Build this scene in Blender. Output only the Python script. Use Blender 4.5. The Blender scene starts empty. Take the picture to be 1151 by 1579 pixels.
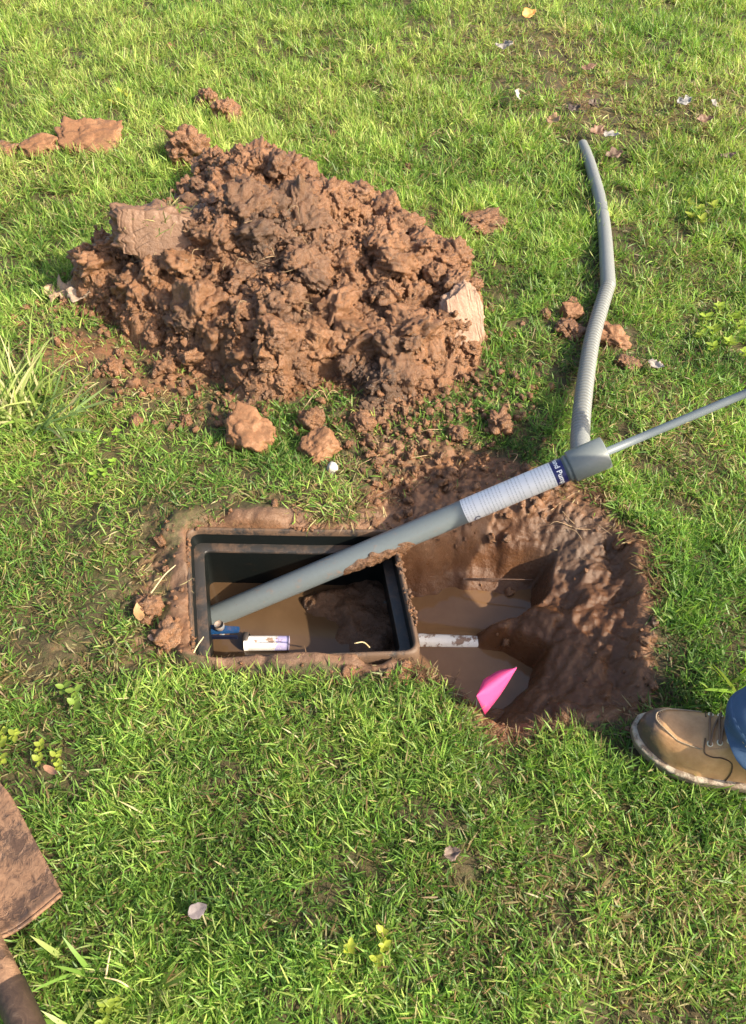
import bpy, bmesh, math
import numpy as np
from mathutils import Vector, Matrix, Quaternion

# ------------------------------------------------------------------ camera, sky, sun, exposure
SC = bpy.context.scene
COL = SC.collection
CAM_H = 1.3
PITCH = math.radians(47)
FPX = 789.5 / math.tan(math.radians(33.5))
cam_d = bpy.data.cameras.new('camera')
cam_d.sensor_fit = 'VERTICAL'
cam_d.angle = math.radians(67)
cam_d.clip_start = 0.02
cam_d.clip_end = 500
cam = bpy.data.objects.new('camera', cam_d)
COL.objects.link(cam)
cam.location = (0, 0, CAM_H)
cam.rotation_euler = (math.radians(90) - PITCH, 0, 0)
SC.camera = cam

SUN_EL = math.radians(34)
SUN_AZ = math.atan2(1.0, -0.50)          # clockwise from +Y: to the right and a little behind the photographer
sun_dir = Vector((math.sin(SUN_AZ) * math.cos(SUN_EL), math.cos(SUN_AZ) * math.cos(SUN_EL), math.sin(SUN_EL)))
W = bpy.data.worlds.new('World')
SC.world = W
W.use_nodes = True
wn = W.node_tree
sky = wn.nodes.new('ShaderNodeTexSky')
sky.sky_type = 'NISHITA'
sky.sun_disc = False
sky.dust_density = 4.0
sky.ozone_density = 0.6
sky.sun_elevation = SUN_EL
sky.sun_rotation = SUN_AZ
bg = wn.nodes['Background']
bg.inputs['Strength'].default_value = 0.135
wn.links.new(sky.outputs[0], bg.inputs['Color'])
sd = bpy.data.lights.new('sun', 'SUN')
sd.energy = 4.8
sd.angle = math.radians(0.55)
sd.color = (1.0, 0.88, 0.69)
so = bpy.data.objects.new('sun', sd)
COL.objects.link(so)
so.rotation_mode = 'QUATERNION'
so.rotation_quaternion = (-sun_dir).to_track_quat('-Z', 'Y')
so.location = (4, -2, 5)
vs = SC.view_settings
vs.view_transform = 'Standard'
vs.look = 'None'
vs.exposure = 1.0
vs.gamma = 1
vs.use_curve_mapping = False

# ------------------------------------------------------------------ helpers
RNG = np.random.default_rng(11)


def at(px, py, z=0.0):
    """photo pixel -> point on the plane at height z"""
    a = (px - 575.5) / FPX
    b = -(py - 789.5) / FPX
    dy = math.cos(PITCH) + b * math.sin(PITCH)
    dz = -math.sin(PITCH) + b * math.cos(PITCH)
    t = (z - CAM_H) / dz
    return np.array([a * t, dy * t, z])


def along(px, py, t):
    a = (px - 575.5) / FPX
    b = -(py - 789.5) / FPX
    return np.array([a * t, (math.cos(PITCH) + b * math.sin(PITCH)) * t, CAM_H + (-math.sin(PITCH) + b * math.cos(PITCH)) * t])


def px_m(px, py):
    """photo pixels per metre at that ground point"""
    p = at(px, py)
    zc = p[1] * math.cos(PITCH) + CAM_H * math.sin(PITCH)
    return FPX / zc


def polyw(pts, z=0.0):
    return np.array([at(x, y, z)[:2] for x, y in pts])


def sstep(a, b, x):
    t = np.clip((x - a) / (b - a), 0, 1)
    return t * t * (3 - 2 * t)


def _hash(ix, iy, iz, seed):
    h = (ix.astype(np.int64) * 374761393 + iy.astype(np.int64) * 668265263 + iz.astype(np.int64) * 2147483647 + seed * 1274126177) & 0xffffffff
    h = ((h ^ (h >> 13)) * 1274126177) & 0xffffffff
    h = ((h ^ (h >> 16)) * 2246822519) & 0xffffffff
    h = h ^ (h >> 15)
    return (h & 0xffffff) / float(0xffffff)


def vnoise(x, y, z=None, seed=0):
    """value noise in -1..1"""
    x = np.asarray(x, float)
    y = np.asarray(y, float)
    z = np.zeros_like(x) if z is None else np.asarray(z, float)
    fx, fy, fz = np.floor(x), np.floor(y), np.floor(z)
    ux, uy, uz = x - fx, y - fy, z - fz
    ux = ux ** 3 * (ux * (ux * 6 - 15) + 10)
    uy = uy ** 3 * (uy * (uy * 6 - 15) + 10)
    uz = uz ** 3 * (uz * (uz * 6 - 15) + 10)
    r = 0
    for i in (0, 1):
        for j in (0, 1):
            for k in (0, 1):
                w = (ux if i else 1 - ux) * (uy if j else 1 - uy) * (uz if k else 1 - uz)
                r = r + w * _hash(fx + i, fy + j, fz + k, seed)
    return r * 2 - 1


def fbm(x, y, z=None, octv=4, seed=0, gain=0.5):
    r, a = 0, 1.0
    for o in range(octv):
        s = 2.03 ** o
        r = r + a * vnoise(x * s + 7.1 * o, y * s - 3.7 * o, None if z is None else z * s + 1.9 * o, seed + o * 13)
        a *= gain
    return r


def worley(x, y, seed=0):
    """F1, F2 distances and a random value per cell"""
    x = np.asarray(x, float)
    y = np.asarray(y, float)
    fx, fy = np.floor(x), np.floor(y)
    f1 = np.full(x.shape, 9.0)
    f2 = np.full(x.shape, 9.0)
    idv = np.zeros(x.shape)
    o = np.zeros(x.shape)
    for i in (-1, 0, 1):
        for j in (-1, 0, 1):
            cx, cy = fx + i, fy + j
            qx = cx + _hash(cx, cy, o, seed)
            qy = cy + _hash(cx, cy, o + 1, seed + 5)
            d = np.hypot(qx - x, qy - y)
            c = d < f1
            f2 = np.where(c, f1, np.minimum(f2, d))
            idv = np.where(c, _hash(cx, cy, o + 2, seed + 9), idv)
            f1 = np.where(c, d, f1)
    return f1, f2, idv


def sdist(x, y, poly):
    """signed distance, positive inside"""
    x = np.asarray(x, float)
    y = np.asarray(y, float)
    d = np.full(x.shape, 1e9)
    ins = np.zeros(x.shape, bool)
    n = len(poly)
    for i in range(n):
        ax, ay = poly[i]
        bx, by = poly[(i + 1) % n]
        ex, ey = bx - ax, by - ay
        t = np.clip(((x - ax) * ex + (y - ay) * ey) / (ex * ex + ey * ey + 1e-12), 0, 1)
        d = np.minimum(d, np.hypot(x - ax - t * ex, y - ay - t * ey))
        c = (ay > y) != (by > y)
        with np.errstate(divide='ignore', invalid='ignore'):
            ins ^= c & (x < (bx - ax) * (y - ay) / (by - ay + 1e-15) + ax)
    return np.where(ins, d, -d)


def mesh_np(name, verts, faces, mat, parent=None, attrs=None, smooth=True):
    """faces: list of (n,k) int arrays"""
    me = bpy.data.meshes.new(name)
    verts = np.asarray(verts, np.float32)
    if not isinstance(faces, list):
        faces = [faces]
    faces = [np.asarray(f, np.int32) for f in faces if len(f)]
    me.vertices.add(len(verts))
    me.vertices.foreach_set('co', verts.ravel())
    loops = np.concatenate([f.ravel() for f in faces])
    tot = np.concatenate([np.full(len(f), f.shape[1], np.int32) for f in faces])
    start = np.concatenate([[0], np.cumsum(tot)[:-1]]).astype(np.int32)
    me.loops.add(len(loops))
    me.loops.foreach_set('vertex_index', loops)
    me.polygons.add(len(tot))
    me.polygons.foreach_set('loop_start', start)
    me.polygons.foreach_set('loop_total', tot)
    if smooth:
        me.polygons.foreach_set('use_smooth', np.ones(len(tot), bool))
    me.update(calc_edges=True)
    for k, v in (attrs or {}).items():
        v = np.asarray(v, np.float32)
        if v.ndim == 1:
            a = me.attributes.new(k, 'FLOAT', 'POINT')
            a.data.foreach_set('value', v)
        else:
            a = me.attributes.new(k, 'FLOAT_COLOR', 'POINT')
            if v.shape[1] == 3:
                v = np.concatenate([v, np.ones((len(v), 1), np.float32)], 1)
            a.data.foreach_set('color', v.ravel())
    if mat:
        me.materials.append(mat)
    o = bpy.data.objects.new(name, me)
    COL.objects.link(o)
    if parent:
        o.parent = parent
    return o


def tag(o, label, cat, group=None, kind=None):
    o['label'] = label
    o['category'] = cat
    if group:
        o['group'] = group
    if kind:
        o['kind'] = kind
    return o


def thing(name, label, cat, loc=(0, 0, 0), rz=0, group=None):
    o = bpy.data.objects.new(name, None)
    COL.objects.link(o)
    o.empty_display_size = 0.05
    o.location = loc
    o.rotation_euler = (0, 0, rz)
    return tag(o, label, cat, group)


def grid_faces(nu, nv, wrap_u=False, wrap_v=False):
    """index of (i,j) = i*nv + j"""
    iu = np.arange(nu if wrap_u else nu - 1)
    jv = np.arange(nv if wrap_v else nv - 1)
    I, J = np.meshgrid(iu, jv, indexing='ij')
    I2, J2 = (I + 1) % nu, (J + 1) % nv
    return np.stack([I * nv + J, I2 * nv + J, I2 * nv + J2, I * nv + J2], -1).reshape(-1, 4)


def frames(path):
    path = np.asarray(path, float)
    t = np.gradient(path, axis=0)
    t /= np.linalg.norm(t, axis=1)[:, None]
    up = np.array([0, 0, 1.0]) if abs(t[0][2]) < 0.9 else np.array([0, 1.0, 0])
    n = np.cross(up, t[0])
    n /= np.linalg.norm(n)
    ns = []
    for k in range(len(path)):
        n = n - t[k] * np.dot(n, t[k])
        n /= np.linalg.norm(n)
        ns.append(n.copy())
    ns = np.array(ns)
    return t, ns, np.cross(t, ns)


def tube_data(path, rad, seg=12, caps=True):
    path = np.asarray(path, float)
    rad = np.broadcast_to(np.asarray(rad, float), (len(path),))
    t, n, b = frames(path)
    a = np.linspace(0, 2 * np.pi, seg, endpoint=False)
    v = path[:, None] + rad[:, None, None] * (np.cos(a)[None, :, None] * n[:, None] + np.sin(a)[None, :, None] * b[:, None])
    v = v.reshape(-1, 3)
    f = grid_faces(len(path), seg, wrap_v=True)
    fl = [f]
    if caps:
        N = len(path)
        v = np.concatenate([v, path[:1], path[-1:]])
        j = np.arange(seg)
        c0 = np.stack([np.full(seg, N * seg), (j + 1) % seg, j], 1)
        c1 = np.stack([np.full(seg, N * seg + 1), (N - 1) * seg + j, (N - 1) * seg + (j + 1) % seg], 1)
        fl += [c0, c1]
    return v, fl


def merge(parts):
    vs_, by, off = [], {}, 0
    for v, fl in parts:
        vs_.append(v)
        for f in fl:
            by.setdefault(f.shape[1], []).append(f + off)
        off += len(v)
    return np.concatenate(vs_), [np.concatenate(x) for x in by.values()]


def spline(pts, n):
    """Catmull-Rom through pts"""
    p = np.asarray(pts, float)
    p = np.concatenate([[2 * p[0] - p[1]], p, [2 * p[-1] - p[-2]]])
    m = len(p) - 3
    u = np.linspace(0, m - 1e-6, n)
    i = u.astype(int)
    t = (u - i)[:, None]
    a, b, c, d = p[i], p[i + 1], p[i + 2], p[i + 3]
    return 0.5 * ((2 * b) + (c - a) * t + (2 * a - 5 * b + 4 * c - d) * t * t + (3 * b - 3 * c + d - a) * t ** 3)


# ------------------------------------------------------------------ materials
class NB:
    """small node builder"""

    def __init__(s, name):
        s.m = bpy.data.materials.new(name)
        s.m.use_nodes = True
        s.t = s.m.node_tree
        s.bsdf = s.t.nodes['Principled BSDF']
        s.out = s.t.nodes['Material Output']
        s.co = s.t.nodes.new('ShaderNodeTexCoord').outputs['Object']

    def n(s, typ, **kw):
        x = s.t.nodes.new(typ)
        for k, v in kw.items():
            setattr(x, k, v)
        return x

    def link(s, a, b):
        s.t.links.new(a, b)

    def noise(s, scale, detail=6, rough=0.6, dist=0.0, vec=None):
        x = s.n('ShaderNodeTexNoise')
        x.inputs['Scale'].default_value = scale
        x.inputs['Detail'].default_value = detail
        x.inputs['Roughness'].default_value = rough
        x.inputs['Distortion'].default_value = dist
        s.link(vec or s.co, x.inputs['Vector'])
        return x.outputs['Fac']

    def ramp(s, fac, stops, interp='LINEAR'):
        x = s.n('ShaderNodeValToRGB')
        x.color_ramp.interpolation = interp
        e = x.color_ramp.elements
        while len(e) < len(stops):
            e.new(0.5)
        for el, (p, c) in zip(e, stops):
            el.position = p
            el.color = (c, c, c, 1) if isinstance(c, (int, float)) else (*c, 1)
        s.link(fac, x.inputs['Fac'])
        return x.outputs['Color']

    def mix(s, fac, a, b, mode='MIX'):
        x = s.n('ShaderNodeMix', data_type='RGBA', blend_type=mode)
        for sock, v in ((x.inputs[0], fac), (x.inputs[6], a), (x.inputs[7], b)):
            if isinstance(v, (int, float)):
                sock.default_value = v if sock == x.inputs[0] else (v, v, v, 1)
            elif isinstance(v, tuple):
                sock.default_value = (*v, 1)
            else:
                s.link(v, sock)
        return x.outputs[2]

    def math(s, op, a, b=0.0):
        x = s.n('ShaderNodeMath', operation=op)
        for sock, v in ((x.inputs[0], a), (x.inputs[1], b)):
            if isinstance(v, (int, float)):
                sock.default_value = v
            else:
                s.link(v, sock)
        return x.outputs[0]

    def attr(s, name):
        return s.n('ShaderNodeAttribute', attribute_name=name)

    def bump(s, h, strength=0.3, dist=0.01, prev=None):
        x = s.n('ShaderNodeBump')
        x.inputs['Strength'].default_value = strength
        x.inputs['Distance'].default_value = dist
        s.link(h, x.inputs['Height'])
        if prev:
            s.link(prev, x.inputs['Normal'])
        return x.outputs['Normal']

    def set(s, **kw):
        for k, v in kw.items():
            k = {'color': 'Base Color', 'rough': 'Roughness', 'metal': 'Metallic', 'spec': 'Specular IOR Level', 'normal': 'Normal',
                 'coat': 'Coat Weight', 'coatr': 'Coat Roughness', 'trans': 'Transmission Weight', 'sheen': 'Sheen Weight'}[k]
            sock = s.bsdf.inputs[k]
            if isinstance(v, (int, float)):
                sock.default_value = v
            elif isinstance(v, tuple):
                sock.default_value = (*v, 1)
            else:
                s.link(v, sock)
        return s.m


CLAY = (0.262, 0.121, 0.056)
CLAY_D = (0.150, 0.070, 0.031)
SOIL = (0.13, 0.075, 0.045)


def mud_colors(b, sc=1.0, light=1.0):
    c1 = b.noise(9 * sc, 5, 0.6)
    c2 = b.noise(60 * sc, 5, 0.65)
    c3 = b.noise(330 * sc, 3, 0.6)
    L = lambda c: tuple(v * light for v in c)
    col = b.ramp(c1, [(0.30, L(CLAY_D)), (0.52, L(CLAY)), (0.75, L((0.315, 0.166, 0.084)))])
    col = b.mix(b.ramp(c2, [(0.36, 0.0), (0.66, 0.75)]), col, L((0.185, 0.094, 0.045)))
    col = b.mix(b.ramp(c3, [(0.5, 0.0), (0.75, 0.5)]), col, L((0.38, 0.24, 0.140)))
    return col, c2, c3


def make_pile_mat():
    b = NB('wet_clay')
    col, c2, c3 = mud_colors(b)
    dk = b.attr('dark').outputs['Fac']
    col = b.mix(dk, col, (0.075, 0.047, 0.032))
    gr = b.noise(14, 4, 0.6)
    col = b.mix(b.ramp(gr, [(0.58, 0.0), (0.72, 0.45)]), col, (0.21, 0.14, 0.10))
    r = b.ramp(b.noise(38, 5, 0.7), [(0.38, 0.18), (0.62, 0.46)])
    n = b.bump(b.noise(70, 6, 0.72), 0.8, 0.010)
    n = b.bump(b.noise(230, 5, 0.7), 0.8, 0.0045, n)
    return b.set(color=col, rough=r, normal=n, spec=0.5)


def make_clod_mat():
    b = NB('orange_clay')
    col, c2, c3 = mud_colors(b, 1.6, 0.92)
    n = b.bump(b.noise(170, 6, 0.7), 0.5, 0.004)
    n = b.bump(b.noise(30, 4, 0.6, 0.5), 0.35, 0.010, n)
    return b.set(color=col, rough=b.ramp(c2, [(0.3, 0.45), (0.7, 0.8)]), normal=n, spec=0.4)


def make_cutclay_mat(name, base, hi):
    b = NB(name)
    c = b.noise(22, 5, 0.6)
    c3 = b.noise(240, 3, 0.6)
    col = b.ramp(c, [(0.3, base), (0.7, hi)])
    g = b.attr('groove').outputs['Fac']
    col = b.mix(b.math('MULTIPLY', g, 0.4), col, tuple(v * 1.2 for v in hi))
    n = b.bump(c3, 0.25, 0.003)
    n = b.bump(b.noise(45, 6, 0.7), 0.6, 0.008, n)
    return b.set(color=col, rough=b.ramp(c3, [(0.3, 0.4), (0.7, 0.65)]), normal=n, spec=0.5)


def make_ground_mat():
    b = NB('ground_soil')
    # thatch between the blades
    t1 = b.noise(18, 6, 0.7)
    t2 = b.noise(220, 4, 0.7, 1.5)
    th = b.ramp(t1, [(0.3, (0.045, 0.035, 0.016)), (0.7, (0.085, 0.062, 0.026))])
    th = b.mix(b.ramp(t2, [(0.52, 0.0), (0.68, 0.7)]), th, (0.17, 0.135, 0.06))
    th = b.mix(b.ramp(b.noise(90, 3, 0.6, 0.6), [(0.5, 0.0), (0.66, 0.55)]), th, (0.05, 0.075, 0.016))
    col, c2, c3 = mud_colors(b, 1.0, 0.8)
    dk = b.attr('dark').outputs['Fac']
    dkn = b.noise(26, 5, 0.7)
    col = b.mix(b.math('MULTIPLY', dk, b.ramp(dkn, [(0.25, 0.72), (0.6, 1.0)])), col, (0.100, 0.041, 0.0155))
    gy = b.attr('grey').outputs['Fac']
    col = b.mix(gy, col, (0.12, 0.082, 0.058))
    m = b.attr('mud').outputs['Fac']
    mm = b.ramp(b.math('ADD', m, b.math('MULTIPLY', b.math('SUBTRACT', b.noise(45, 5, 0.7), 0.5), 1.1)), [(0.36, 0.0), (0.6, 1.0)])
    base = b.mix(mm, th, col)
    wet = b.attr('wet').outputs['Fac']
    rr = b.mix(wet, 0.8, b.ramp(b.noise(30, 5, 0.7), [(0.3, 0.20), (0.7, 0.48)]))
    n = b.bump(b.noise(95, 6, 0.72), 0.6, 0.006)
    n = b.bump(b.noise(22, 4, 0.55, 0.8), 0.30, 0.012, n)
    return b.set(color=base, rough=rr, normal=n, spec=0.40)


def make_grass_mat(name='grass_blade', trans=0.4):
    b = NB(name)
    c = b.attr('col').outputs['Color']
    b.set(color=c, rough=0.45, spec=0.36)
    tr = b.n('ShaderNodeBsdfTranslucent')
    hs = b.n('ShaderNodeHueSaturation')
    hs.inputs['Value'].default_value = 1.5
    hs.inputs['Saturation'].default_value = 1.1
    b.link(c, hs.inputs['Color'])
    b.link(hs.outputs[0], tr.inputs['Color'])
    mx = b.n('ShaderNodeMixShader')
    mx.inputs[0].default_value = trans
    b.link(b.bsdf.outputs[0], mx.inputs[1])
    b.link(tr.outputs[0], mx.inputs[2])
    b.link(mx.outputs[0], b.out.inputs['Surface'])
    return b.m


def make_water_mat(name, c1, c2):
    b = NB(name)
    c = b.noise(7, 4, 0.6, 0.8)
    col = b.ramp(c, [(0.3, c1), (0.7, c2)])
    n = b.bump(b.noise(16, 2, 0.5), 0.05, 0.01)
    return b.set(color=col, rough=0.045, spec=0.5, normal=n)


def make_plastic(name, col, rough=0.35, dirt=0.3, dirtcol=(0.28, 0.15, 0.085), dsc=14, lo=0.56, hi=0.66, spec=0.5, groove=0.0):
    b = NB(name)
    f = b.noise(dsc, 6, 0.7)
    f2 = b.noise(120, 4, 0.6)
    base = b.mix(b.ramp(f2, [(0.35, 0.0), (0.75, 0.35)]), col, tuple(min(1, v * 0.78) for v in col))
    d = b.math('MULTIPLY', b.ramp(f, [(lo, 0.0), (hi, 1.0)]), dirt)
    c = b.mix(d, base, dirtcol)
    sp = b.ramp(b.noise(260, 2, 0.5), [(0.70, 0.0), (0.74, 1.0)])
    c = b.mix(b.math('MULTIPLY', sp, min(1.0, dirt * 1.5)), c, tuple(v * 0.6 for v in dirtcol))
    if groove:      # shade between the ribs, painted into the colour
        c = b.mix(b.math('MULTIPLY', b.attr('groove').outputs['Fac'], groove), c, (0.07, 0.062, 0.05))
    r = b.mix(d, b.ramp(f2, [(0.3, rough), (0.8, min(1, rough + 0.15))]), 0.65)
    n = b.bump(b.noise(300, 3, 0.6), 0.06, 0.002)
    n = b.bump(d, 0.5, 0.002, n)
    return b.set(color=c, rough=r, normal=n, spec=spec)


M = {}
M['pile'] = make_pile_mat()
M['clod'] = make_clod_mat()
M['cut'] = make_cutclay_mat('grooved_clay', (0.125, 0.068, 0.040), (0.195, 0.110, 0.065))
M['cut_pale'] = make_cutclay_mat('pale_grooved_clay', (0.24, 0.145, 0.095), (0.36, 0.235, 0.160))
M['ground'] = make_ground_mat()
M['grass'] = make_grass_mat()
M['leafg'] = make_grass_mat('weed_leaf', 0.35)
M['water'] = make_water_mat('muddy_water', (0.140, 0.076, 0.036), (0.190, 0.108, 0.054))
M['boxwater'] = make_water_mat('box_water', (0.078, 0.046, 0.024), (0.105, 0.064, 0.035))
M['pump'] = make_plastic('grey_pvc', (0.145, 0.170, 0.178), 0.30, 0.5, dsc=32, lo=0.60, hi=0.72)
M['collar'] = make_plastic('grey_pvc_collar', (0.165, 0.188, 0.188), 0.38, 0.15, lo=0.62, hi=0.70)
M['rod'] = make_plastic('grey_rod', (0.150, 0.180, 0.200), 0.4, 0.1)
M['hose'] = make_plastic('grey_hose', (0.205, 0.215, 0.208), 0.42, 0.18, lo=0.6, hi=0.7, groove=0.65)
M['box'] = make_plastic('black_box_plastic', (0.007, 0.009, 0.0088), 0.36, 0.5, (0.05, 0.03, 0.018), 9, 0.60, 0.74, spec=0.2)
M['rim'] = make_plastic('muddy_box_rim', (0.020, 0.023, 0.024), 0.42, 0.9, (0.125, 0.074, 0.044), 24, 0.36, 0.52)
M['ledge'] = make_plastic('box_ledge', (0.028, 0.026, 0.024), 0.40, 0.75, (0.10, 0.06, 0.038), 16, 0.46, 0.62)
M['white_pvc'] = make_plastic('white_pvc', (0.78, 0.77, 0.73), 0.35, 0.9, (0.20, 0.10, 0.05), 34, 0.50, 0.56)


def make_simple(name, col, rough=0.5, metal=0.0, spec=0.5, var=0.2, nsc=40, bump=0.1, bsc=200):
    b = NB(name)
    f = b.noise(nsc, 5, 0.6)
    c = b.ramp(f, [(0.3, tuple(v * (1 - var) for v in col)), (0.7, tuple(min(1, v * (1 + var)) for v in col))])
    n = b.bump(b.noise(bsc, 4, 0.6), bump, 0.003)
    return b.set(color=c, rough=rough, metal=metal, spec=spec, normal=n)


# ------------------------------------------------------------------ the valve box outline, the pit and where mud shows
BOXQ = np.array([(-0.424, 1.166), (0.046, 1.152), (0.094, 0.832), (-0.355, 0.812)])


def inset_quad(q, d):
    """clockwise quad inset by d"""
    n = len(q)
    L = []
    for i in range(n):
        a, b = q[i], q[(i + 1) % n]
        e = (b - a) / np.linalg.norm(b - a)
        nn = np.array([e[1], -e[0]])
        L.append((a + nn * d, e))
    r = []
    for i in range(n):
        (p, e), (p2, e2) = L[i - 1], L[i]
        t = np.linalg.solve(np.array([e, -e2]).T, p2 - p)
        r.append(p + e * t[0])
    return np.array(r)


def round_quad(q, rad, k=7):
    out = []
    n = len(q)
    for i in range(n):
        p, a, b = q[i], q[i - 1], q[(i + 1) % n]
        ea = (a - p) / np.linalg.norm(a - p)
        eb = (b - p) / np.linalg.norm(b - p)
        s0, s1 = p + ea * rad, p + eb * rad
        for t in np.linspace(0, 1, k):
            out.append((1 - t) ** 2 * s0 + 2 * t * (1 - t) * p + t * t * s1)
        for t in (0.2, 0.4, 0.6, 0.8):
            e1 = q[(i + 1) % n] - eb * -0  # noqa
            nxt = q[(i + 1) % n]
            c = nxt + (p - nxt) / np.linalg.norm(p - nxt) * rad
            out.append(s1 + (c - s1) * t)
    return np.array(out)


BOX_OUT = round_quad(BOXQ, 0.032)
PIT = polyw([(575, 838), (640, 822), (700, 806), (770, 778), (850, 770), (925, 795), (968, 838), (1000, 900), (1012, 960), (1000, 1020), (1006, 1078),
             (955, 1098), (870, 1108), (790, 1128), (742, 1112), (712, 1078), (680, 1040), (648, 1022), (560, 1008), (560, 900)])
MUDFLAT = polyw([(560, 775), (588, 735), (640, 712), (700, 698), (760, 705), (810, 730), (870, 745), (930, 780), (985, 840), (1022, 930), (1018, 1000), (1024, 1085),
                 (960, 1112), (860, 1120), (770, 1142), (725, 1120), (690, 1060), (640, 1030), (560, 1024), (440, 1028), (330, 1032), (280, 1012),
                 (252, 965), (276, 910), (276, 850), (286, 818), (330, 802), (440, 802), (540, 804)])
PUD1 = polyw([(600, 872), (690, 872), (770, 884), (835, 898), (826, 940), (785, 966), (745, 974), (600, 986)], -0.15)
PUD2 = polyw([(610, 1004), (700, 1000), (775, 1004), (830, 1028), (822, 1066), (775, 1100), (690, 1095), (620, 1050)], -0.15)
WATER_Z = -0.150
PILE = polyw([(105, 440), (135, 418), (180, 408), (225, 402), (258, 380), (268, 335), (290, 292), (335, 272), (385, 278), (440, 280), (505, 290), (560, 312), (632, 350), (690, 400),
              (735, 462), (745, 530), (735, 575), (690, 605), (650, 632), (590, 640), (560, 618), (505, 600), (440, 625), (385, 620), (340, 588), (280, 562),
              (225, 525), (180, 500), (140, 480), (110, 462)])

# blobs given in photo pixels: (px, py, rx, ry, amount) -> smooth weight over the ground
def blobs(x, y, lst):
    r = np.zeros(np.shape(x))
    for (px, py, rx, ry, a) in lst:
        c = at(px, py)
        s = px_m(px, py)
        ang = math.atan2(CAM_H, c[1])
        wx, wy = rx / s, ry / s / math.sin(ang)
        r = np.maximum(r, a * np.exp(-(((x - c[0]) / wx) ** 2 + ((y - c[1]) / wy) ** 2) * 0.9))
    return r


BARE = [(140, 540, 120, 40, 1.05), (250, 585, 120, 40, 0.95), (330, 640, 80, 25, 0.7), (230, 1000, 60, 50, 0.8), (400, 770, 160, 22, 0.6), (60, 500, 50, 40, 0.5), (235, 880, 50, 100, 0.8), (90, 1010, 110, 60, 0.55), (60, 860, 60, 40, 0.4), (150, 850, 170, 190, 0.30), (330, 700, 60, 30, 0.4), (630, 690, 110, 45, 1.1), (580, 640, 70, 40, 1.0), (690, 640, 60, 30, 0.7), (870, 120, 40, 50, 0.6), (840, 60, 30, 40, 0.5), (900, 160, 50, 40, 0.9),
        (640, 1390, 40, 30, 0.4), (880, 500, 40, 35, 0.7), (950, 540, 45, 35, 0.6), (930, 190, 60, 30, 0.55), (800, 130, 40, 50, 0.4),
        (690, 600, 60, 35, 0.5), (560, 745, 60, 30, 0.6), (140, 480, 60, 25, 0.7), (745, 350, 35, 20, 0.6), (1060, 180, 40, 20, 0.4),
        (720, 590, 70, 40, 0.7), (470, 610, 90, 30, 0.5), (860, 800, 60, 40, 0.6), (800, 665, 50, 30, 0.6), (120, 760, 80, 50, 0.35), (590, 1310, 30, 25, 0.25), (1020, 1560, 40, 30, 0.4)]
STRAW = [(150, 860, 180, 200, 0.38), (80, 1020, 140, 70, 0.55), (250, 880, 40, 80, 0.85), (200, 610, 170, 60, 0.5), (1050, 680, 130, 120, 0.55), (990, 1400, 230, 130, 0.55), (720, 1480, 160, 80, 0.4),
         (980, 160, 260, 70, 0.45), (60, 290, 120, 40, 0.3), (900, 1105, 120, 20, 0.8), (560, 720, 100, 60, 0.5), (480, 790, 250, 20, 0.5), (60, 720, 120, 70, 0.3),
         (820, 80, 160, 60, 0.4), (1060, 430, 100, 120, 0.3), (280, 1100, 120, 40, 0.3), (900, 590, 80, 80, 0.4)]


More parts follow.
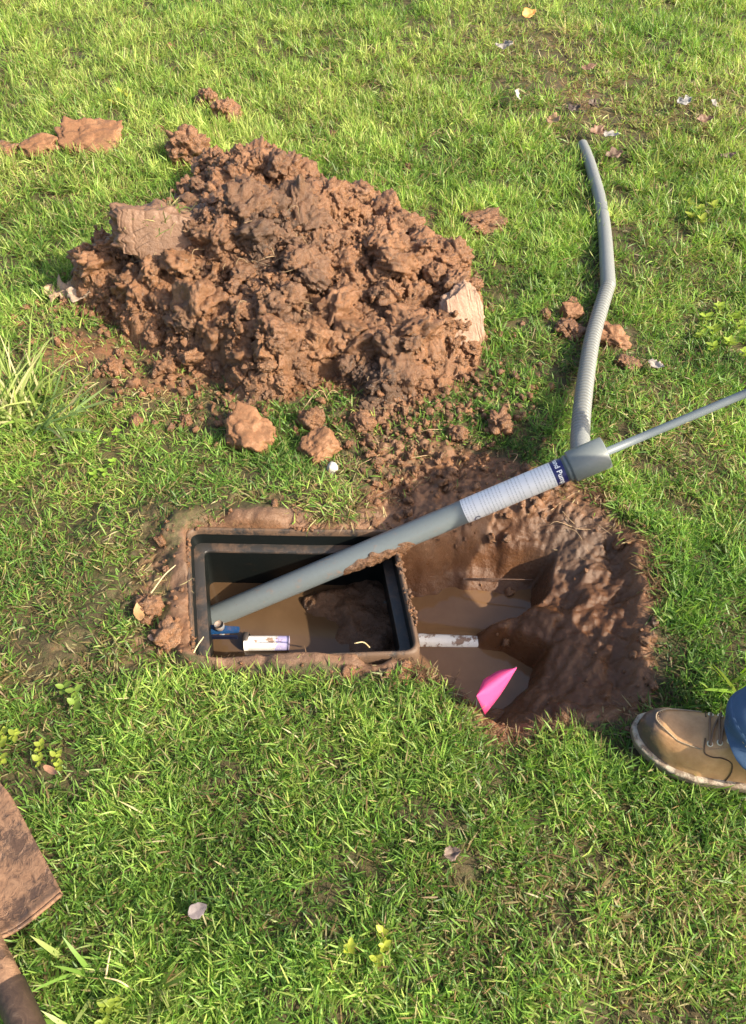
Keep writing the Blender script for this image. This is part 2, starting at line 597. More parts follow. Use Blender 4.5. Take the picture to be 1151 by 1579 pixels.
def ground_z(x, y, detail=True):
    z = 0.012 * fbm(x * 1.7, y * 1.7, octv=2, seed=3) + 0.008 * fbm(x * 8, y * 8, octv=2, seed=5)
    sb = sdist(x, y, BOX_OUT)
    nb = sstep(-0.16, -0.02, sb)
    z = z * (1 - nb) - 0.006 * nb
    wob = 0.013 * fbm(x * 11, y * 11, octv=3, seed=21)
    sp = sdist(x, y, PIT) + wob
    near = sstep(1.10, 0.85, y)                      # the near and right banks are steeper
    right = sstep(0.40, 0.55, x)
    wid = (0.085 + 0.115 * sstep(0.18, 0.34, x)) * (1 - near) * (1 - 0.5 * right) + 0.08 * near
    t = sstep(-0.006, 1, sp / wid) * 0.55 + sstep(-0.004, 0.45, sp / wid) * 0.45
    # floor: high to the right, low beside the box
    fx = sstep(0.50, 0.12, x)
    floor = -0.036 - 0.106 * fx + 0.013 * fbm(x * 7, y * 7, octv=3, seed=31) + 0.006 * fbm(x * 24, y * 24, octv=3, seed=32)
    f1, f2, idv = worley(x * 14 + 0.5 * vnoise(x * 9, y * 9, seed=3), y * 14, seed=4)
    floor = floor + 0.020 * np.clip(0.55 - f1, 0, 1) * (idv > 0.45)
    rot_u, rot_v = x * 0.8 - y * 0.6, x * 0.6 + y * 0.8
    floor = floor + 0.0045 * vnoise(rot_u * 34, rot_v * 5, seed=33) + 0.004 * vnoise(rot_u * 80, rot_v * 9, seed=34)
    w1 = sdist(x, y, PUD1) + 0.5 * wob
    w2 = sdist(x, y, PUD2) + 0.5 * wob
    ww = np.maximum(w1, w2)
    dip = sstep(-0.022, 0.022, ww)
    floor = floor * (1 - dip) + (WATER_Z - 0.022) * dip
    # mud bar left around the white pipe
    bar = np.exp(-((y - 0.955 - 0.015 * vnoise(x * 12, y * 0, seed=8)) / 0.03) ** 2) * (sstep(0.235, 0.28, x) - 1.6 * sstep(0.25, 0.22, x))
    floor = floor + 0.018 * bar * (1 - dip)
    # long smear left by a boot or a spade
    z = z * (1 - t) + floor * t
    mf = sstep(-0.02, 0.05, sdist(x, y, MUDFLAT) + wob)
    bank = 0.027 * sstep(-0.030, 0.050, -sb) * sstep(0.30, 0.10, -sb) * sstep(1.08, 1.14, y) * sstep(0.08, -0.02, x)
    z = z + bank
    if detail:
        lump = 0.008 * np.abs(fbm(x * 22, y * 22, octv=4, seed=44)) + 0.005 * fbm(x * 70, y * 70, octv=3, seed=45)
        f1, f2, idv = worley(x * 32 + vnoise(x * 20, y * 20, seed=2), y * 32, seed=14)
        lump = lump + 0.007 * np.clip(0.6 - f1, 0, 1) * (idv > 0.6)
        z = z + mf * (lump - 0.006) * (1 - 0.35 * t) * (1 - 0.95 * dip * t) * (1 - 0.6 * sstep(-0.09, -0.03, sb))
        rough = blobs(x, y, BARE)
        f1, f2, idv = worley(x * 40, y * 40, seed=24)
        z = z + (1 - mf) * rough * (0.02 * np.clip(0.65 - f1, 0, 1) * (idv > 0.4) + 0.008 * fbm(x * 45, y * 45, octv=3, seed=46))
        # mud pushed up against the box on the left and near sides
        lf = sstep(0.0, -0.10, x) * sstep(-0.075, -0.01, sb) * (sb < 0.03)
        ne = sstep(0.93, 0.83, y) * sstep(-0.05, -0.01, sb) * sstep(0.10, 0.0, x)
        z = z + np.maximum(lf * 0.020 * (0.75 + 0.8 * vnoise(x * 17, y * 17, seed=61)), ne * 0.016 * (0.7 + vnoise(x * 22, y * 22, seed=62)))
    return z


def gz(x, y):
    return float(ground_z(np.array([x]), np.array([y]), False)[0])


def on(px, py, dz=0.0):
    p = at(px, py)
    for _ in range(3):
        p = at(px, py, gz(p[0], p[1]))
    p[2] += dz
    return p


# ------------------------------------------------------------------ ground
def axis(lo_f, hi_f, fine, lo, hi, grow=1.16):
    a = list(np.arange(lo_f, hi_f, fine))
    s, v = fine, a[-1]
    while v < hi:
        s *= grow
        v += s
        a.append(v)
    s, v = fine, a[0]
    pre = []
    while v > lo:
        s *= grow
        v -= s
        pre.append(v)
    return np.array(pre[::-1] + a)


def build_ground():
    xs = axis(-0.55, 0.66, 0.0036, -70, 70)
    ys = axis(0.60, 1.62, 0.0036, -12, 110)
    X, Y = np.meshgrid(xs, ys, indexing='ij')
    x, y = X.ravel(), Y.ravel()
    z = ground_z(x, y)
    wob = 0.02 * fbm(x * 11, y * 11, octv=3, seed=21)
    mud = sstep(-0.03, 0.03, sdist(x, y, MUDFLAT) + wob)
    mud = np.maximum(mud, blobs(x, y, BARE) * 0.62)
    mud = np.maximum(mud, sstep(-0.03, 0.03, sdist(x, y, PILE)))
    pit = sstep(0.0, 0.05, sdist(x, y, PIT) + 0.6 * wob)
    grey = blobs(x, y, [(890, 830, 60, 50, 0.7), (280, 870, 50, 110, 0.55), (450, 795, 220, 18, 0.6), (420, 1022, 230, 14, 0.6), (230, 970, 50, 60, 0.5), (600, 665, 70, 30, 0.5)])
    f = grid_faces(len(xs), len(ys))
    sb = sdist(x, y, BOX_OUT)
    ov = 0.004 + 0.011 * np.clip(vnoise(x * 17, y * 17, seed=63) * 1.3 + 0.35, 0, 1) * np.maximum(sstep(-0.30, -0.36, x), np.maximum(sstep(0.90, 0.86, y) * sstep(0.06, 0.0, x), 0.6 * sstep(1.08, 1.11, y) * sstep(0.0, -0.06, x)))
    inside = sb > ov
    ov = np.minimum(ov + 0.006, np.where(y > 1.05, 0.0085, 0.0115))
    inside = sb > ov
    z = z - 0.045 * sstep(ov - 0.010, ov - 0.0035, sb)
    f = f[~inside[f].any(1)]
    o = mesh_np('ground', np.stack([x, y, z], 1), f, M['ground'], attrs={'mud': mud, 'dark': pit, 'wet': np.clip(mud * 0.8 + pit * 0.4, 0, 1), 'grey': grey})
    tag(o, 'lawn soil with a dug muddy pit beside the valve box', 'ground', kind='structure')


build_ground()


def build_water():
    for nm, poly, z, mat, lab in (('pit_water', [(0.02, 0.62), (0.45, 0.62), (0.45, 1.12), (0.05, 1.12)], WATER_Z, 'water', 'brown muddy puddle water in the dug pit'),
                                  ('box_water', None, -0.166, 'boxwater', 'dark muddy water standing inside the valve box')):
        if poly is None:
            q = inset_quad(BOXQ, 0.02)
        else:
            q = np.array(poly)[::1]
        v = [(p[0], p[1], z) for p in q]
        if poly is not None:     # keep it clear of the box
            v = [(0.098, 0.60, z), (0.46, 0.60, z), (0.46, 1.12, z), (0.058, 1.12, z)]
        o = mesh_np(nm, v, np.array([[0, 1, 2, 3]]), M[mat], smooth=False)
        if poly is None:
            o.data.flip_normals()
        tag(o, lab, 'water', kind='structure')


build_water()


# ------------------------------------------------------------------ valve box
def build_box():
    root = thing('valve_box', 'open black plastic valve box sunk in the lawn with muddy rim', 'valve box', (-0.15, 0.98, 0))
    off = np.array([-0.15, 0.98, 0])

    def loft(prof, mat, name):
        rings = []
        for d, z in prof:
            p = round_quad(inset_quad(BOXQ, d), max(0.012, 0.032 - d * 0.5))
            zz = z + 0.0035 * vnoise(p[:, 0] * 6, p[:, 1] * 6, seed=71) * (z > -0.1)
            rings.append(np.concatenate([p, zz[:, None]], 1) - off)
        v = np.concatenate(rings)
        f = grid_faces(len(prof), len(rings[0]), wrap_v=True)[:, ::-1]
        return mesh_np(name, v, f, M[mat], root)
    o = loft([(-0.010, -0.30), (-0.004, -0.05), (-0.003, -0.001), (0.0005, 0.0035), (0.0025, 0.0048), (0.0055, 0.0046), (0.0078, 0.002), (0.0086, -0.012)], 'rim', 'rim')
    o = loft([(0.0083, -0.010), (0.0110, -0.040)], 'box', 'upper_wall')
    loft([(0.0112, -0.040), (0.0315, -0.041), (0.0330, -0.0425), (0.0330, -0.047)], 'ledge', 'ledge')
    loft([(0.0325, -0.046), (0.030, -0.12), (0.018, -0.30)], 'box', 'lower_wall')
    # screw hole in the ledge on the right
    c = at(594, 929, -0.04)
    a = np.linspace(0, 2 * np.pi, 14, endpoint=False)
    r0 = np.stack([c[0] + 0.0035 * np.cos(a), c[1] + 0.0042 * np.sin(a), 0 * a - 0.0392], 1)
    r1 = np.stack([c[0] + 0.0022 * np.cos(a), c[1] + 0.0026 * np.sin(a), 0 * a - 0.0397], 1)
    v = np.concatenate([r0, r1, [[c[0], c[1], -0.0398]]]) - off
    f = [grid_faces(2, 14, wrap_v=True), np.stack([14 + np.arange(14), 14 + (np.arange(14) + 1) % 14, np.full(14, 28)], 1)]
    mesh_np('screw_hole', v, f, make_simple('hole_black', (0.006, 0.006, 0.006), 0.8), root)
    # silt on the box floor, right half
    return root


build_box()


def build_silt():
    q = inset_quad(BOXQ, 0.028)
    n, m = 110, 80
    u, w = np.meshgrid(np.linspace(0, 1, n), np.linspace(0, 1, m), indexing='ij')
    u, w = u.ravel(), w.ravel()
    p = (1 - u)[:, None] * ((1 - w)[:, None] * q[0] + w[:, None] * q[3]) + u[:, None] * ((1 - w)[:, None] * q[1] + w[:, None] * q[2])
    x, y = p[:, 0], p[:, 1]
    z = -0.20 + 0.055 * sstep(0.42, 0.75, u + 0.16 * vnoise(x * 14, y * 14, seed=80) + 0.12 * (w - 0.5)) + 0.012 * fbm(x * 20, y * 20, octv=4, seed=81)
    f1, f2, idv = worley(x * 30, y * 30, seed=82)
    z += 0.012 * np.clip(0.6 - f1, 0, 1) * (idv > 0.4)
    z += 0.03 * sstep(0.86, 0.99, w) * sstep(0.02, 0.15, u)
    o = mesh_np('box_silt', np.stack([x, y, z], 1), grid_faces(n, m)[:, ::-1], M['pile'], attrs={'dark': np.full(len(x), 0.55)})
    tag(o, 'dark wet silt banked up inside the valve box', 'mud', kind='structure')


build_silt()


# ------------------------------------------------------------------ dirt pile
def pile_h(x, y):
    w = 0.05 * fbm(x * 6, y * 6, octv=3, seed=101)
    d = sdist(x, y, PILE) + w * 0.9
    h = 0.20 * (1 - np.exp(-np.clip(d, 0, 2) / 0.24)) - 0.004
    big = fbm(x * 3.2, y * 3.2, octv=2, seed=102)
    inn = sstep(0.0, 0.16, d)
    h = h + inn * 0.050 * big
    # chunky clods at several sizes, each with its own tilt
    for sc, amp, sd_, thr in ((6.5, 0.045, 110, 0.35), (13, 0.026, 111, 0.35), (27, 0.014, 112, 0.3), (52, 0.008, 113, 0.25)):
        jx = x + 0.25 / sc * vnoise(x * sc * 1.3, y * sc * 1.3, seed=sd_ + 20)
        jy = y + 0.25 / sc * vnoise(x * sc * 1.3, y * sc * 1.3, seed=sd_ + 30)
        f1, f2, idv = worley(jx * sc, jy * sc, seed=sd_)
        edge = np.clip((f2 - f1) * 2.2, 0, 1) ** 0.6
        dome = np.clip(1 - f1 * 0.9, 0, 1)
        h = h + amp * sstep(-0.01, 0.08, d) * np.where(idv > thr, edge * (0.45 + 0.55 * dome) * (0.35 + idv), 0.1 * edge)
    h = h + sstep(-0.02, 0.02, d) * (0.012 * fbm(x * 45, y * 45, octv=4, seed=120, gain=0.6) + 0.006 * np.abs(fbm(x * 110, y * 110, octv=2, seed=121)))
    return h, d


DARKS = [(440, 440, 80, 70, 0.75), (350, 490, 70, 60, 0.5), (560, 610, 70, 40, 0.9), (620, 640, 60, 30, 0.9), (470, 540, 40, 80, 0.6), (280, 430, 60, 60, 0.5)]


def build_pile():
    x0, y0 = PILE.min(0) - 0.08
    x1, y1 = PILE.max(0) + 0.08
    st = 0.0042
    xs, ys = np.arange(x0, x1, st), np.arange(y0, y1, st)
    X, Y = np.meshgrid(xs, ys, indexing='ij')
    x, y = X.ravel(), Y.ravel()
    h, d = pile_h(x, y)
    z = ground_z(x, y, False) + np.where(d > -0.02, h, -0.05)
    # trench running down the left of the heap
    # push points sideways with 3-D noise so that clods overhang a little
    g = sstep(0.0, 0.06, d)
    vx = x + g * 0.018 * fbm(x * 28, y * 28, z * 40, octv=2, seed=130)
    vy = y - g * 0.022 * np.abs(fbm(x * 24, y * 24, z * 34, octv=2, seed=131))
    vz = z + g * 0.006 * fbm(x * 60, y * 60, z * 60, octv=2, seed=132)
    keep = d > -0.018
    f = grid_faces(len(xs), len(ys))
    f = f[keep[f].all(1)]
    used = np.unique(f)
    remap = np.full(len(x), -1)
    remap[used] = np.arange(len(used))
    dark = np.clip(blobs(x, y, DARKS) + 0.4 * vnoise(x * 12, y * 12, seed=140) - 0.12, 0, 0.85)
    root = thing('dirt_pile', 'wide heap of lumpy wet red-brown clay dug out onto the lawn', 'dirt pile')
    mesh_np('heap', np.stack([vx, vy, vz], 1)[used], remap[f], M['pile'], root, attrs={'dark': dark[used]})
    # the clods it is made of, past counting
    rng = np.random.default_rng(31)
    shapes = [clod_data((1, 1, 1), 300 + i, res=14, box=0.45, amp=0.26, fine=0.12)[:2] for i in range(16)]
    n = 3400
    cx, cy = rng.uniform(x0, x1, n), rng.uniform(y0, y1, n)
    hh, dd = pile_h(cx, cy)
    s = 0.014 + 0.080 * rng.random(n) ** 3.0
    ok = (dd > -0.012) & (rng.random(n) < np.where(dd < 0.03, 0.6, 1))
    cx, cy, hh, s, dd = cx[ok], cy[ok], hh[ok], s[ok], dd[ok]
    s = np.where(dd < 0.05, np.minimum(s, 0.05), s)
    cz = ground_z(cx, cy, False) + np.maximum(hh, 0)
    dk = np.clip(blobs(cx, cy, DARKS) + 0.4 * vnoise(cx * 12, cy * 12, seed=140) - 0.12 + rng.normal(0, 0.12, len(cx)), 0, 0.85)
    parts, dks = [], []
    for i in range(len(cx)):
        v0, f0 = shapes[i % 16]
        q = np.array(Quaternion(rng.normal(size=4)).normalized().to_matrix())
        v = (v0 * np.array([1.15, 0.9 + 0.3 * rng.random(), 0.75])) @ q.T * s[i] * np.array([1, 1, 0.85])
        parts.append((v + np.array([cx[i], cy[i], cz[i] + s[i] * rng.uniform(-0.12, 0.22)]), [f0]))
        dks.append(np.full(len(v), dk[i]))
    # bigger spade-cut lumps with smoother sides
    big = [clod_data((1, 1, 1), 340 + i, res=28, box=0.5, amp=0.24, fine=0.07)[:2] for i in range(6)]
    spots = [(560, 545, 0.16), (600, 330, 0.11), (470, 430, 0.14), (350, 365, 0.12), (300, 480, 0.13), (430, 520, 0.11), (640, 470, 0.11), (520, 380, 0.10), (395, 260, 0.13), (690, 400, 0.10),
             (610, 580, 0.12), (250, 450, 0.12), (460, 320, 0.12), (540, 470, 0.12), (330, 560, 0.10), (660, 540, 0.11), (500, 505, 0.15), (390, 330, 0.12)]
    for i, (px, py, sz) in enumerate(spots):
        c = surf(px, py)
        v0, f0 = big[i % 6]
        q = np.array(Quaternion(rng.normal(size=4)).normalized().to_matrix())
        v = (v0 * np.array([1.2, 0.9, 0.75])) @ q.T * sz
        parts.append((v + c + np.array([0, 0.03, -0.012]), [f0]))
        dks.append(np.full(len(v), np.clip(float(blobs(c[0], c[1], DARKS)) - 0.1, 0, 0.7)))
    v, fl = merge(parts)
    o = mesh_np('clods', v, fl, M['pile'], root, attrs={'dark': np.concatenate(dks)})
    o['kind'] = 'stuff'


def pile_top(x, y):
    a, b = np.array([x]), np.array([y])
    h, d = pile_h(a, b)
    return float(ground_z(a, b, False)[0] + max(h[0], 0) if d[0] > 0 else ground_z(a, b, False)[0])


def surf(px, py):
    """first hit of the pixel's ray on heap or lawn"""
    zs = np.arange(0.36, -0.2, -0.004)
    P = np.array([at(px, py, z) for z in zs])
    h, d = pile_h(P[:, 0], P[:, 1])
    top = ground_z(P[:, 0], P[:, 1], False) + np.where(d > 0, np.maximum(h, 0), 0)
    k = np.argmax(top >= zs)
    return P[k] if top[k] >= zs[k] else at(px, py, 0)


# ------------------------------------------------------------------ clods
def clod_data(size, seed, res=22, box=0.35, amp=0.16, fine=0.05, groove=None, flat=0.0, ragged=0.0):
    """cube-sphere blend, displaced; size = (x,y,z) full extents; groove = axis face with spade marks"""
    V, F, off = [], [], 0
    u, w = np.meshgrid(np.linspace(-1, 1, res), np.linspace(-1, 1, res), indexing='ij')
    u, w = u.ravel(), w.ravel()
    o1 = np.ones_like(u)
    for s in (1, -1):
        for ax in range(3):
            c = [None, None, None]
            c[ax] = o1 * s
            c[(ax + 1) % 3] = u
            c[(ax + 2) % 3] = w
            V.append(np.stack(c, 1))
            f = grid_faces(res, res) + off
            F.append(f if s > 0 else f[:, ::-1])
            off += res * res
    v = np.concatenate(V)
    f = np.concatenate(F)
    # weld
    key = np.round(v * 5000).astype(np.int64)
    _, idx, inv = np.unique(key, axis=0, return_index=True, return_inverse=True)
    v = v[idx]
    f = inv.ravel()[f]
    sph = v / np.linalg.norm(v, axis=1)[:, None]
    p = sph * (1 - box) + v * box * 0.82
    n = sph
    s = seed * 17.3
    a = fbm(p[:, 0] * 1.3 + s, p[:, 1] * 1.3, p[:, 2] * 1.3, octv=2, seed=seed)
    b = fbm(p[:, 0] * 4.5 + s, p[:, 1] * 4.5, p[:, 2] * 4.5, octv=3, seed=seed + 3)
    gr = np.zeros(len(v))
    front = np.zeros(len(v))
    if groove is not None:
        front = sstep(0.55, 0.85, -v[:, 1])
        lines = vnoise(v[:, 0] * groove + 0.35 * v[:, 2], v[:, 2] * 0.6, seed=seed + 8)
        gr = front * np.clip(lines, 0, 1)
    disp = amp * a + fine * b * 2
    p = p + n * (disp * (1 - 0.85 * front))[:, None]
    if groove is not None:
        p[:, 1] += front * (0.09 + 0.05 * vnoise(v[:, 0] * 2, v[:, 2] * 2, seed=seed + 9)) * vnoise(v[:, 0] * groove + 0.35 * v[:, 2], v[:, 2] * 0.6, seed=seed + 8)
        p[:, 1] = np.where(front > 0, p[:, 1] * (1 - front) + front * (np.clip(p[:, 1], -0.82, 0) * 0.35 - 0.5), p[:, 1])
    if flat:
        p[:, 2] = np.where(p[:, 2] < 0, p[:, 2] * (1 - flat), p[:, 2])
    if ragged:
        th = np.arctan2(v[:, 2], v[:, 0])
        k = 1 + ragged * (0.7 * vnoise(np.cos(th) * 1.6 + s, np.sin(th) * 1.6, seed=seed + 31) + 0.22 * vnoise(np.cos(th) * 4 + s, np.sin(th) * 4, v[:, 1] * 2, seed=seed + 32) + 0.07 * vnoise(np.cos(th) * 16 + s, np.sin(th) * 16, v[:, 1] * 4, seed=seed + 33))
        p[:, 0] *= k
        p[:, 2] *= k
    p = p * (np.array(size) / 2 / 0.95)
    return p, f, gr


def clod(name, label, cat, loc, size, seed, rot=(0, 0, 0), mat='clod', group=None, **kw):
    v, f, gr = clod_data(size, seed, **kw)
    o = mesh_np(name, v, f, M[mat], attrs={'groove': gr, 'dark': np.full(len(v), 0.15)})
    o.location = loc
    o.rotation_euler = rot
    return tag(o, label, cat, group)


R_ = math.radians
build_pile()
p = surf(240, 405)
clod('sod_clump', 'large grey-brown sod block with a grooved spade-cut face on the left of the heap', 'sod clump', (p[0], p[1] + 0.05, p[2] + 0.055), (0.28, 0.17, 0.175), 3, (R_(-22), R_(14), R_(10)), 'cut', res=60, box=0.25, amp=0.12, fine=0.05, groove=15, ragged=0.34)
p = surf(713, 515)
clod('clay_slab', 'pale clay slab with straight spade grooves on the right edge of the heap', 'clay slab', (p[0], p[1] + 0.02, p[2] + 0.045), (0.125, 0.075, 0.165), 5, (R_(-30), R_(-8), R_(14)), 'cut_pale', res=54, box=0.5, amp=0.08, fine=0.04, groove=11, ragged=0.30)
p = on(387, 690)
clod('clay_clod', 'orange clay clod with a smooth slanted side on the grass below the heap', 'clay clod', (p[0], p[1] + 0.02, p[2] + 0.022), (0.140, 0.125, 0.095), 12, (R_(10), R_(12), R_(-20)), 'clod', 'clay clods lying on the lawn', res=30, box=0.55, amp=0.2, fine=0.05)
p = on(491, 702)
clod('clay_clod', 'small orange clay clod beside a pale pebble below the heap', 'clay clod', (p[0], p[1] + 0.01, p[2] + 0.016), (0.092, 0.088, 0.070), 15, (R_(6), R_(-18), R_(35)), 'clod', 'clay clods lying on the lawn', res=26, box=0.6, amp=0.22, fine=0.05)
p = on(145, 228)
clod('clay_clod', 'flat orange clay slab lying in grass at the upper left', 'clay clod', (p[0], p[1], p[2] + 0.028), (0.235, 0.23, 0.085), 18, (R_(16), R_(3), R_(4)), 'clod', 'clay clods lying on the lawn', res=34, box=0.5, amp=0.16, fine=0.07, ragged=0.35)
p = on(66, 237)
clod('clay_clod', 'thin orange clay scrap left of the flat slab in the grass', 'clay clod', (p[0], p[1], p[2] + 0.025), (0.15, 0.10, 0.06), 20, (R_(12), 0, R_(-6)), 'clod', 'clay clods lying on the lawn', res=24, box=0.4, amp=0.25, fine=0.06)
p = on(12, 240)
clod('clay_clod', 'crumbly brown clay scrap at the left picture edge', 'clay clod', (p[0], p[1], p[2] + 0.02), (0.10, 0.10, 0.05), 21, (0, 0, 1), 'pile', 'clay clods lying on the lawn', res=22, box=0.3, amp=0.3, fine=0.09)
p = on(352, 188)
clod('clay_clod', 'knobbly red-brown clod behind the top of the heap', 'clay clod', (p[0], p[1], p[2] + 0.035), (0.115, 0.11, 0.10), 23, (0, 0, 0.4), 'pile', 'clay clods lying on the lawn', res=26, box=0.3, amp=0.25, fine=0.11)
p = on(322, 168)
clod('clay_clod', 'smaller knobbly clod touching the one behind the heap', 'clay clod', (p[0], p[1] + 0.02, p[2] + 0.03), (0.085, 0.09, 0.09), 25, (0, 0, 1.4), 'pile', 'clay clods lying on the lawn', res=24, box=0.3, amp=0.25, fine=0.11)
p = on(745, 348)
clod('clay_clod', 'crumbly brown clod in the grass right of the heap', 'clay clod', (p[0], p[1], p[2] + 0.008), (0.165, 0.14, 0.065), 27, (0, 0, 0.2), 'pile', 'clay clods lying on the lawn', res=30, box=0.2, amp=0.3, fine=0.12)
p = on(880, 490)
clod('clay_clod', 'square smooth brown clod left of the corrugated hose', 'clay clod', (p[0], p[1], p[2] + 0.018), (0.062, 0.055, 0.045), 29, (0.3, 0, 0.2), 'clod', 'clay clods lying on the lawn', res=20, box=0.8, amp=0.12, fine=0.05)
p = on(880, 515)
clod('clay_clod', 'ragged brown clod just below the square one by the hose', 'clay clod', (p[0], p[1], p[2] + 0.012), (0.075, 0.08, 0.045), 30, (0.2, 0, 0.7), 'pile', 'clay clods lying on the lawn', res=20, box=0.2, amp=0.3, fine=0.12)
p = on(940, 527)
clod('clay_clod', 'reddish clod half under the right side of the hose', 'clay clod', (p[0], p[1], p[2] + 0.015), (0.075, 0.105, 0.05), 31, (0.1, 0, 0.9), 'clod', 'clay clods lying on the lawn', res=20, box=0.3, amp=0.3, fine=0.1)
p = on(966, 563)
clod('clay_clod', 'dark flat clod in the grass right of the hose', 'clay clod', (p[0], p[1], p[2] + 0.008), (0.06, 0.045, 0.03), 32, (0, 0, -0.4), 'pile', 'clay clods lying on the lawn', res=16, box=0.2, amp=0.3, fine=0.1)
p = on(770, 660)
clod('clay_clod', 'greyish knobbly clod in the grass above the pump label', 'clay clod', (p[0], p[1], p[2] + 0.015), (0.055, 0.06, 0.05), 33, (0, 0, 0.2), 'pile', 'clay clods lying on the lawn', res=20, box=0.3, amp=0.25, fine=0.12)
p = on(304, 232)
clod('clay_clod', 'crusty brown clod leaning on the upper left edge of the heap', 'clay clod', (p[0], p[1] - 0.12, p[2] + 0.05), (0.16, 0.13, 0.14), 34, (0, 0, 0.2), 'pile', 'clay clods lying on the lawn', res=32, box=0.25, amp=0.28, fine=0.13)
for k, (px, py, sz, lab) in enumerate([(248, 203, 0.04, 'tiny brown clod in grass left of the heap top'), (175, 572, 0.055, 'upright crumbly clod on bare ground below the heap left side'),
                                       (285, 547, 0.075, 'rounded brown clod at the lower left foot of the heap'), (256, 572, 0.06, 'flattened brown clod left of the rounded one at the heap foot'),
                                       (209, 655, 0.04, 'reddish crumb standing alone in grass above the small weeds'), (288, 652, 0.035, 'pea-sized clod in grass left of the orange clod'),
                                       (630, 262, 0.035, 'tiny pale clod in grass behind the right shoulder of the heap'), (512, 215, 0.045, 'small brown clod behind the crest of the heap'),
                                       (480, 655, 0.07, 'dark ragged clod between heap foot and small orange clod'), (305, 8, 0.055, 'grey-brown clod at the top edge left of centre'),
                                       (262, 75, 0.04, 'small clod in far grass at the upper left'), (705, 675, 0.05, 'muddy lump on trampled mud above the pump'),
                                       (880, 468, 0.035, 'little brown crumb above the square clod by the hose'), (840, 487, 0.035, 'small brown crumb left of the square clod'),
                                       (232, 938, 0.055, 'grey mud lump against the left side of the valve box'), (262, 985, 0.06, 'reddish mud lump at the near left corner of the valve box'),
                                       (560, 655, 0.06, 'dark root-bound lump on trampled mud below the heap'), (425, 118, 0.03, 'speck of clay in the grass far behind the heap')]):
    p = on(px, py)
    clod('clay_clod', lab, 'clay clod', (p[0], p[1], p[2] + sz * 0.22), (sz, sz * 0.9, sz * 0.75), 40 + k, (0.2 * k, 0.1, k * 1.1), 'pile', 'clay clods lying on the lawn', res=16, box=0.3, amp=0.28, fine=0.1)
p = on(513, 730)
clod('pebble', 'pale grey pebble touching the small orange clod', 'pebble', (p[0], p[1], p[2] + 0.012), (0.026, 0.024, 0.032), 70, (0, 0, 0.3), 'pebble' if 'pebble' in M else None, res=12, box=0.2, amp=0.1, fine=0.02) if False else None
M['pebble'] = make_simple('pale_stone', (0.42, 0.40, 0.37), 0.6)
p = on(513, 728)
clod('pebble', 'pale grey pebble touching the small orange clod', 'pebble', (p[0], p[1], p[2] + 0.012), (0.026, 0.024, 0.034), 70, (0, 0, 0.3), 'pebble', res=12, box=0.2, amp=0.1, fine=0.02)


def build_crumbs():
    """loose crumbs over the heap, its foot and the trampled mud: nobody could count them"""
    parts, darks = [], []
    base, f, _ = clod_data((1, 1, 1), 77, res=5, box=0.3, amp=0.3, fine=0.1)
    bases = [clod_data((1, 1, 1), 77 + i, res=5, box=0.35, amp=0.32, fine=0.12)[0] for i in range(7)]
    x0, y0 = PILE.min(0) - 0.15
    x1, y1 = PILE.max(0) + 0.15
    n = 9500
    x = RNG.uniform(x0, x1, n)
    y = RNG.uniform(y0, y1, n)
    d = sdist(x, y, PILE)
    ok = (RNG.random(n) < np.where(d > 0, 0.9, np.exp(d / 0.05)))
    x, y, d = x[ok], y[ok], d[ok]
    h, dd = pile_h(x, y)
    z = ground_z(x, y, False) + np.where(dd > 0, np.maximum(h, 0) + RNG.uniform(0, 0.022, len(x)) * sstep(0, 0.08, dd), 0)
    # some on the bare mud
    m = 1500
    mx = RNG.uniform(-0.5, 0.6, m)
    my = RNG.uniform(0.65, 1.7, m)
    sm = sdist(mx, my, MUDFLAT)
    sb = sdist(mx, my, BOX_OUT)
    spt = sdist(mx, my, PIT)
    k = (sm > -0.04) & (sb < -0.01) & (spt < 0.35) & (RNG.random(m) < np.where(spt > 0.03, 0.10, 1))
    x = np.concatenate([x, mx[k]])
    y = np.concatenate([y, my[k]])
    z = np.concatenate([z, ground_z(mx[k], my[k])])
    # and flung over the grass between heap and tall tuft
    m = 800
    c = np.array([at(*q)[:2] for q in ((160, 550), (230, 590), (100, 500), (690, 610), (330, 620), (750, 600), (620, 655), (680, 670), (600, 690), (740, 650), (560, 660))])
    i = RNG.integers(0, len(c), m)
    bx = c[i, 0] + RNG.normal(0, 0.10, m)
    by = c[i, 1] + RNG.normal(0, 0.08, m)
    x = np.concatenate([x, bx])
    y = np.concatenate([y, by])
    z = np.concatenate([z, ground_z(bx, by, False) + 0.006])
    # lumps stuck on the worn rim of the box
    m = 4000
    rx, ry = RNG.uniform(-0.45, 0.12, m), RNG.uniform(0.78, 1.18, m)
    sr = sdist(rx, ry, BOX_OUT)
    kk = (sr > -0.006) & (sr < 0.009) & (RNG.random(m) < 0.75 * sstep(-0.1, 0.4, vnoise(rx * 13, ry * 13, seed=95)))
    x = np.concatenate([x, rx[kk]])
    y = np.concatenate([y, ry[kk]])
    z = np.concatenate([z, np.full(kk.sum(), 0.0035)])
    s = 0.006 + 0.020 * RNG.random(len(x)) ** 3.5
    s[len(x) - kk.sum():] = RNG.uniform(0.004, 0.011, kk.sum())
    for i in range(len(x)):
        q = Quaternion(RNG.normal(size=4)).normalized().to_matrix()
        v = bases[i % 7] * np.array([1, 0.8 + 0.3 * RNG.random(), 0.7]) * s[i]
        v = v @ np.array(q).T + np.array([x[i], y[i], z[i] + s[i] * 0.15])
        parts.append((v, [f]))
        darks.append(np.full(len(v), 0.5 * RNG.random() ** 2))
    v, fl = merge(parts)
    o = mesh_np('dirt_crumbs', v, fl, M['pile'], attrs={'dark': np.concatenate(darks)})
    tag(o, 'loose brown clay crumbs scattered over the heap and trampled mud', 'dirt', kind='stuff')


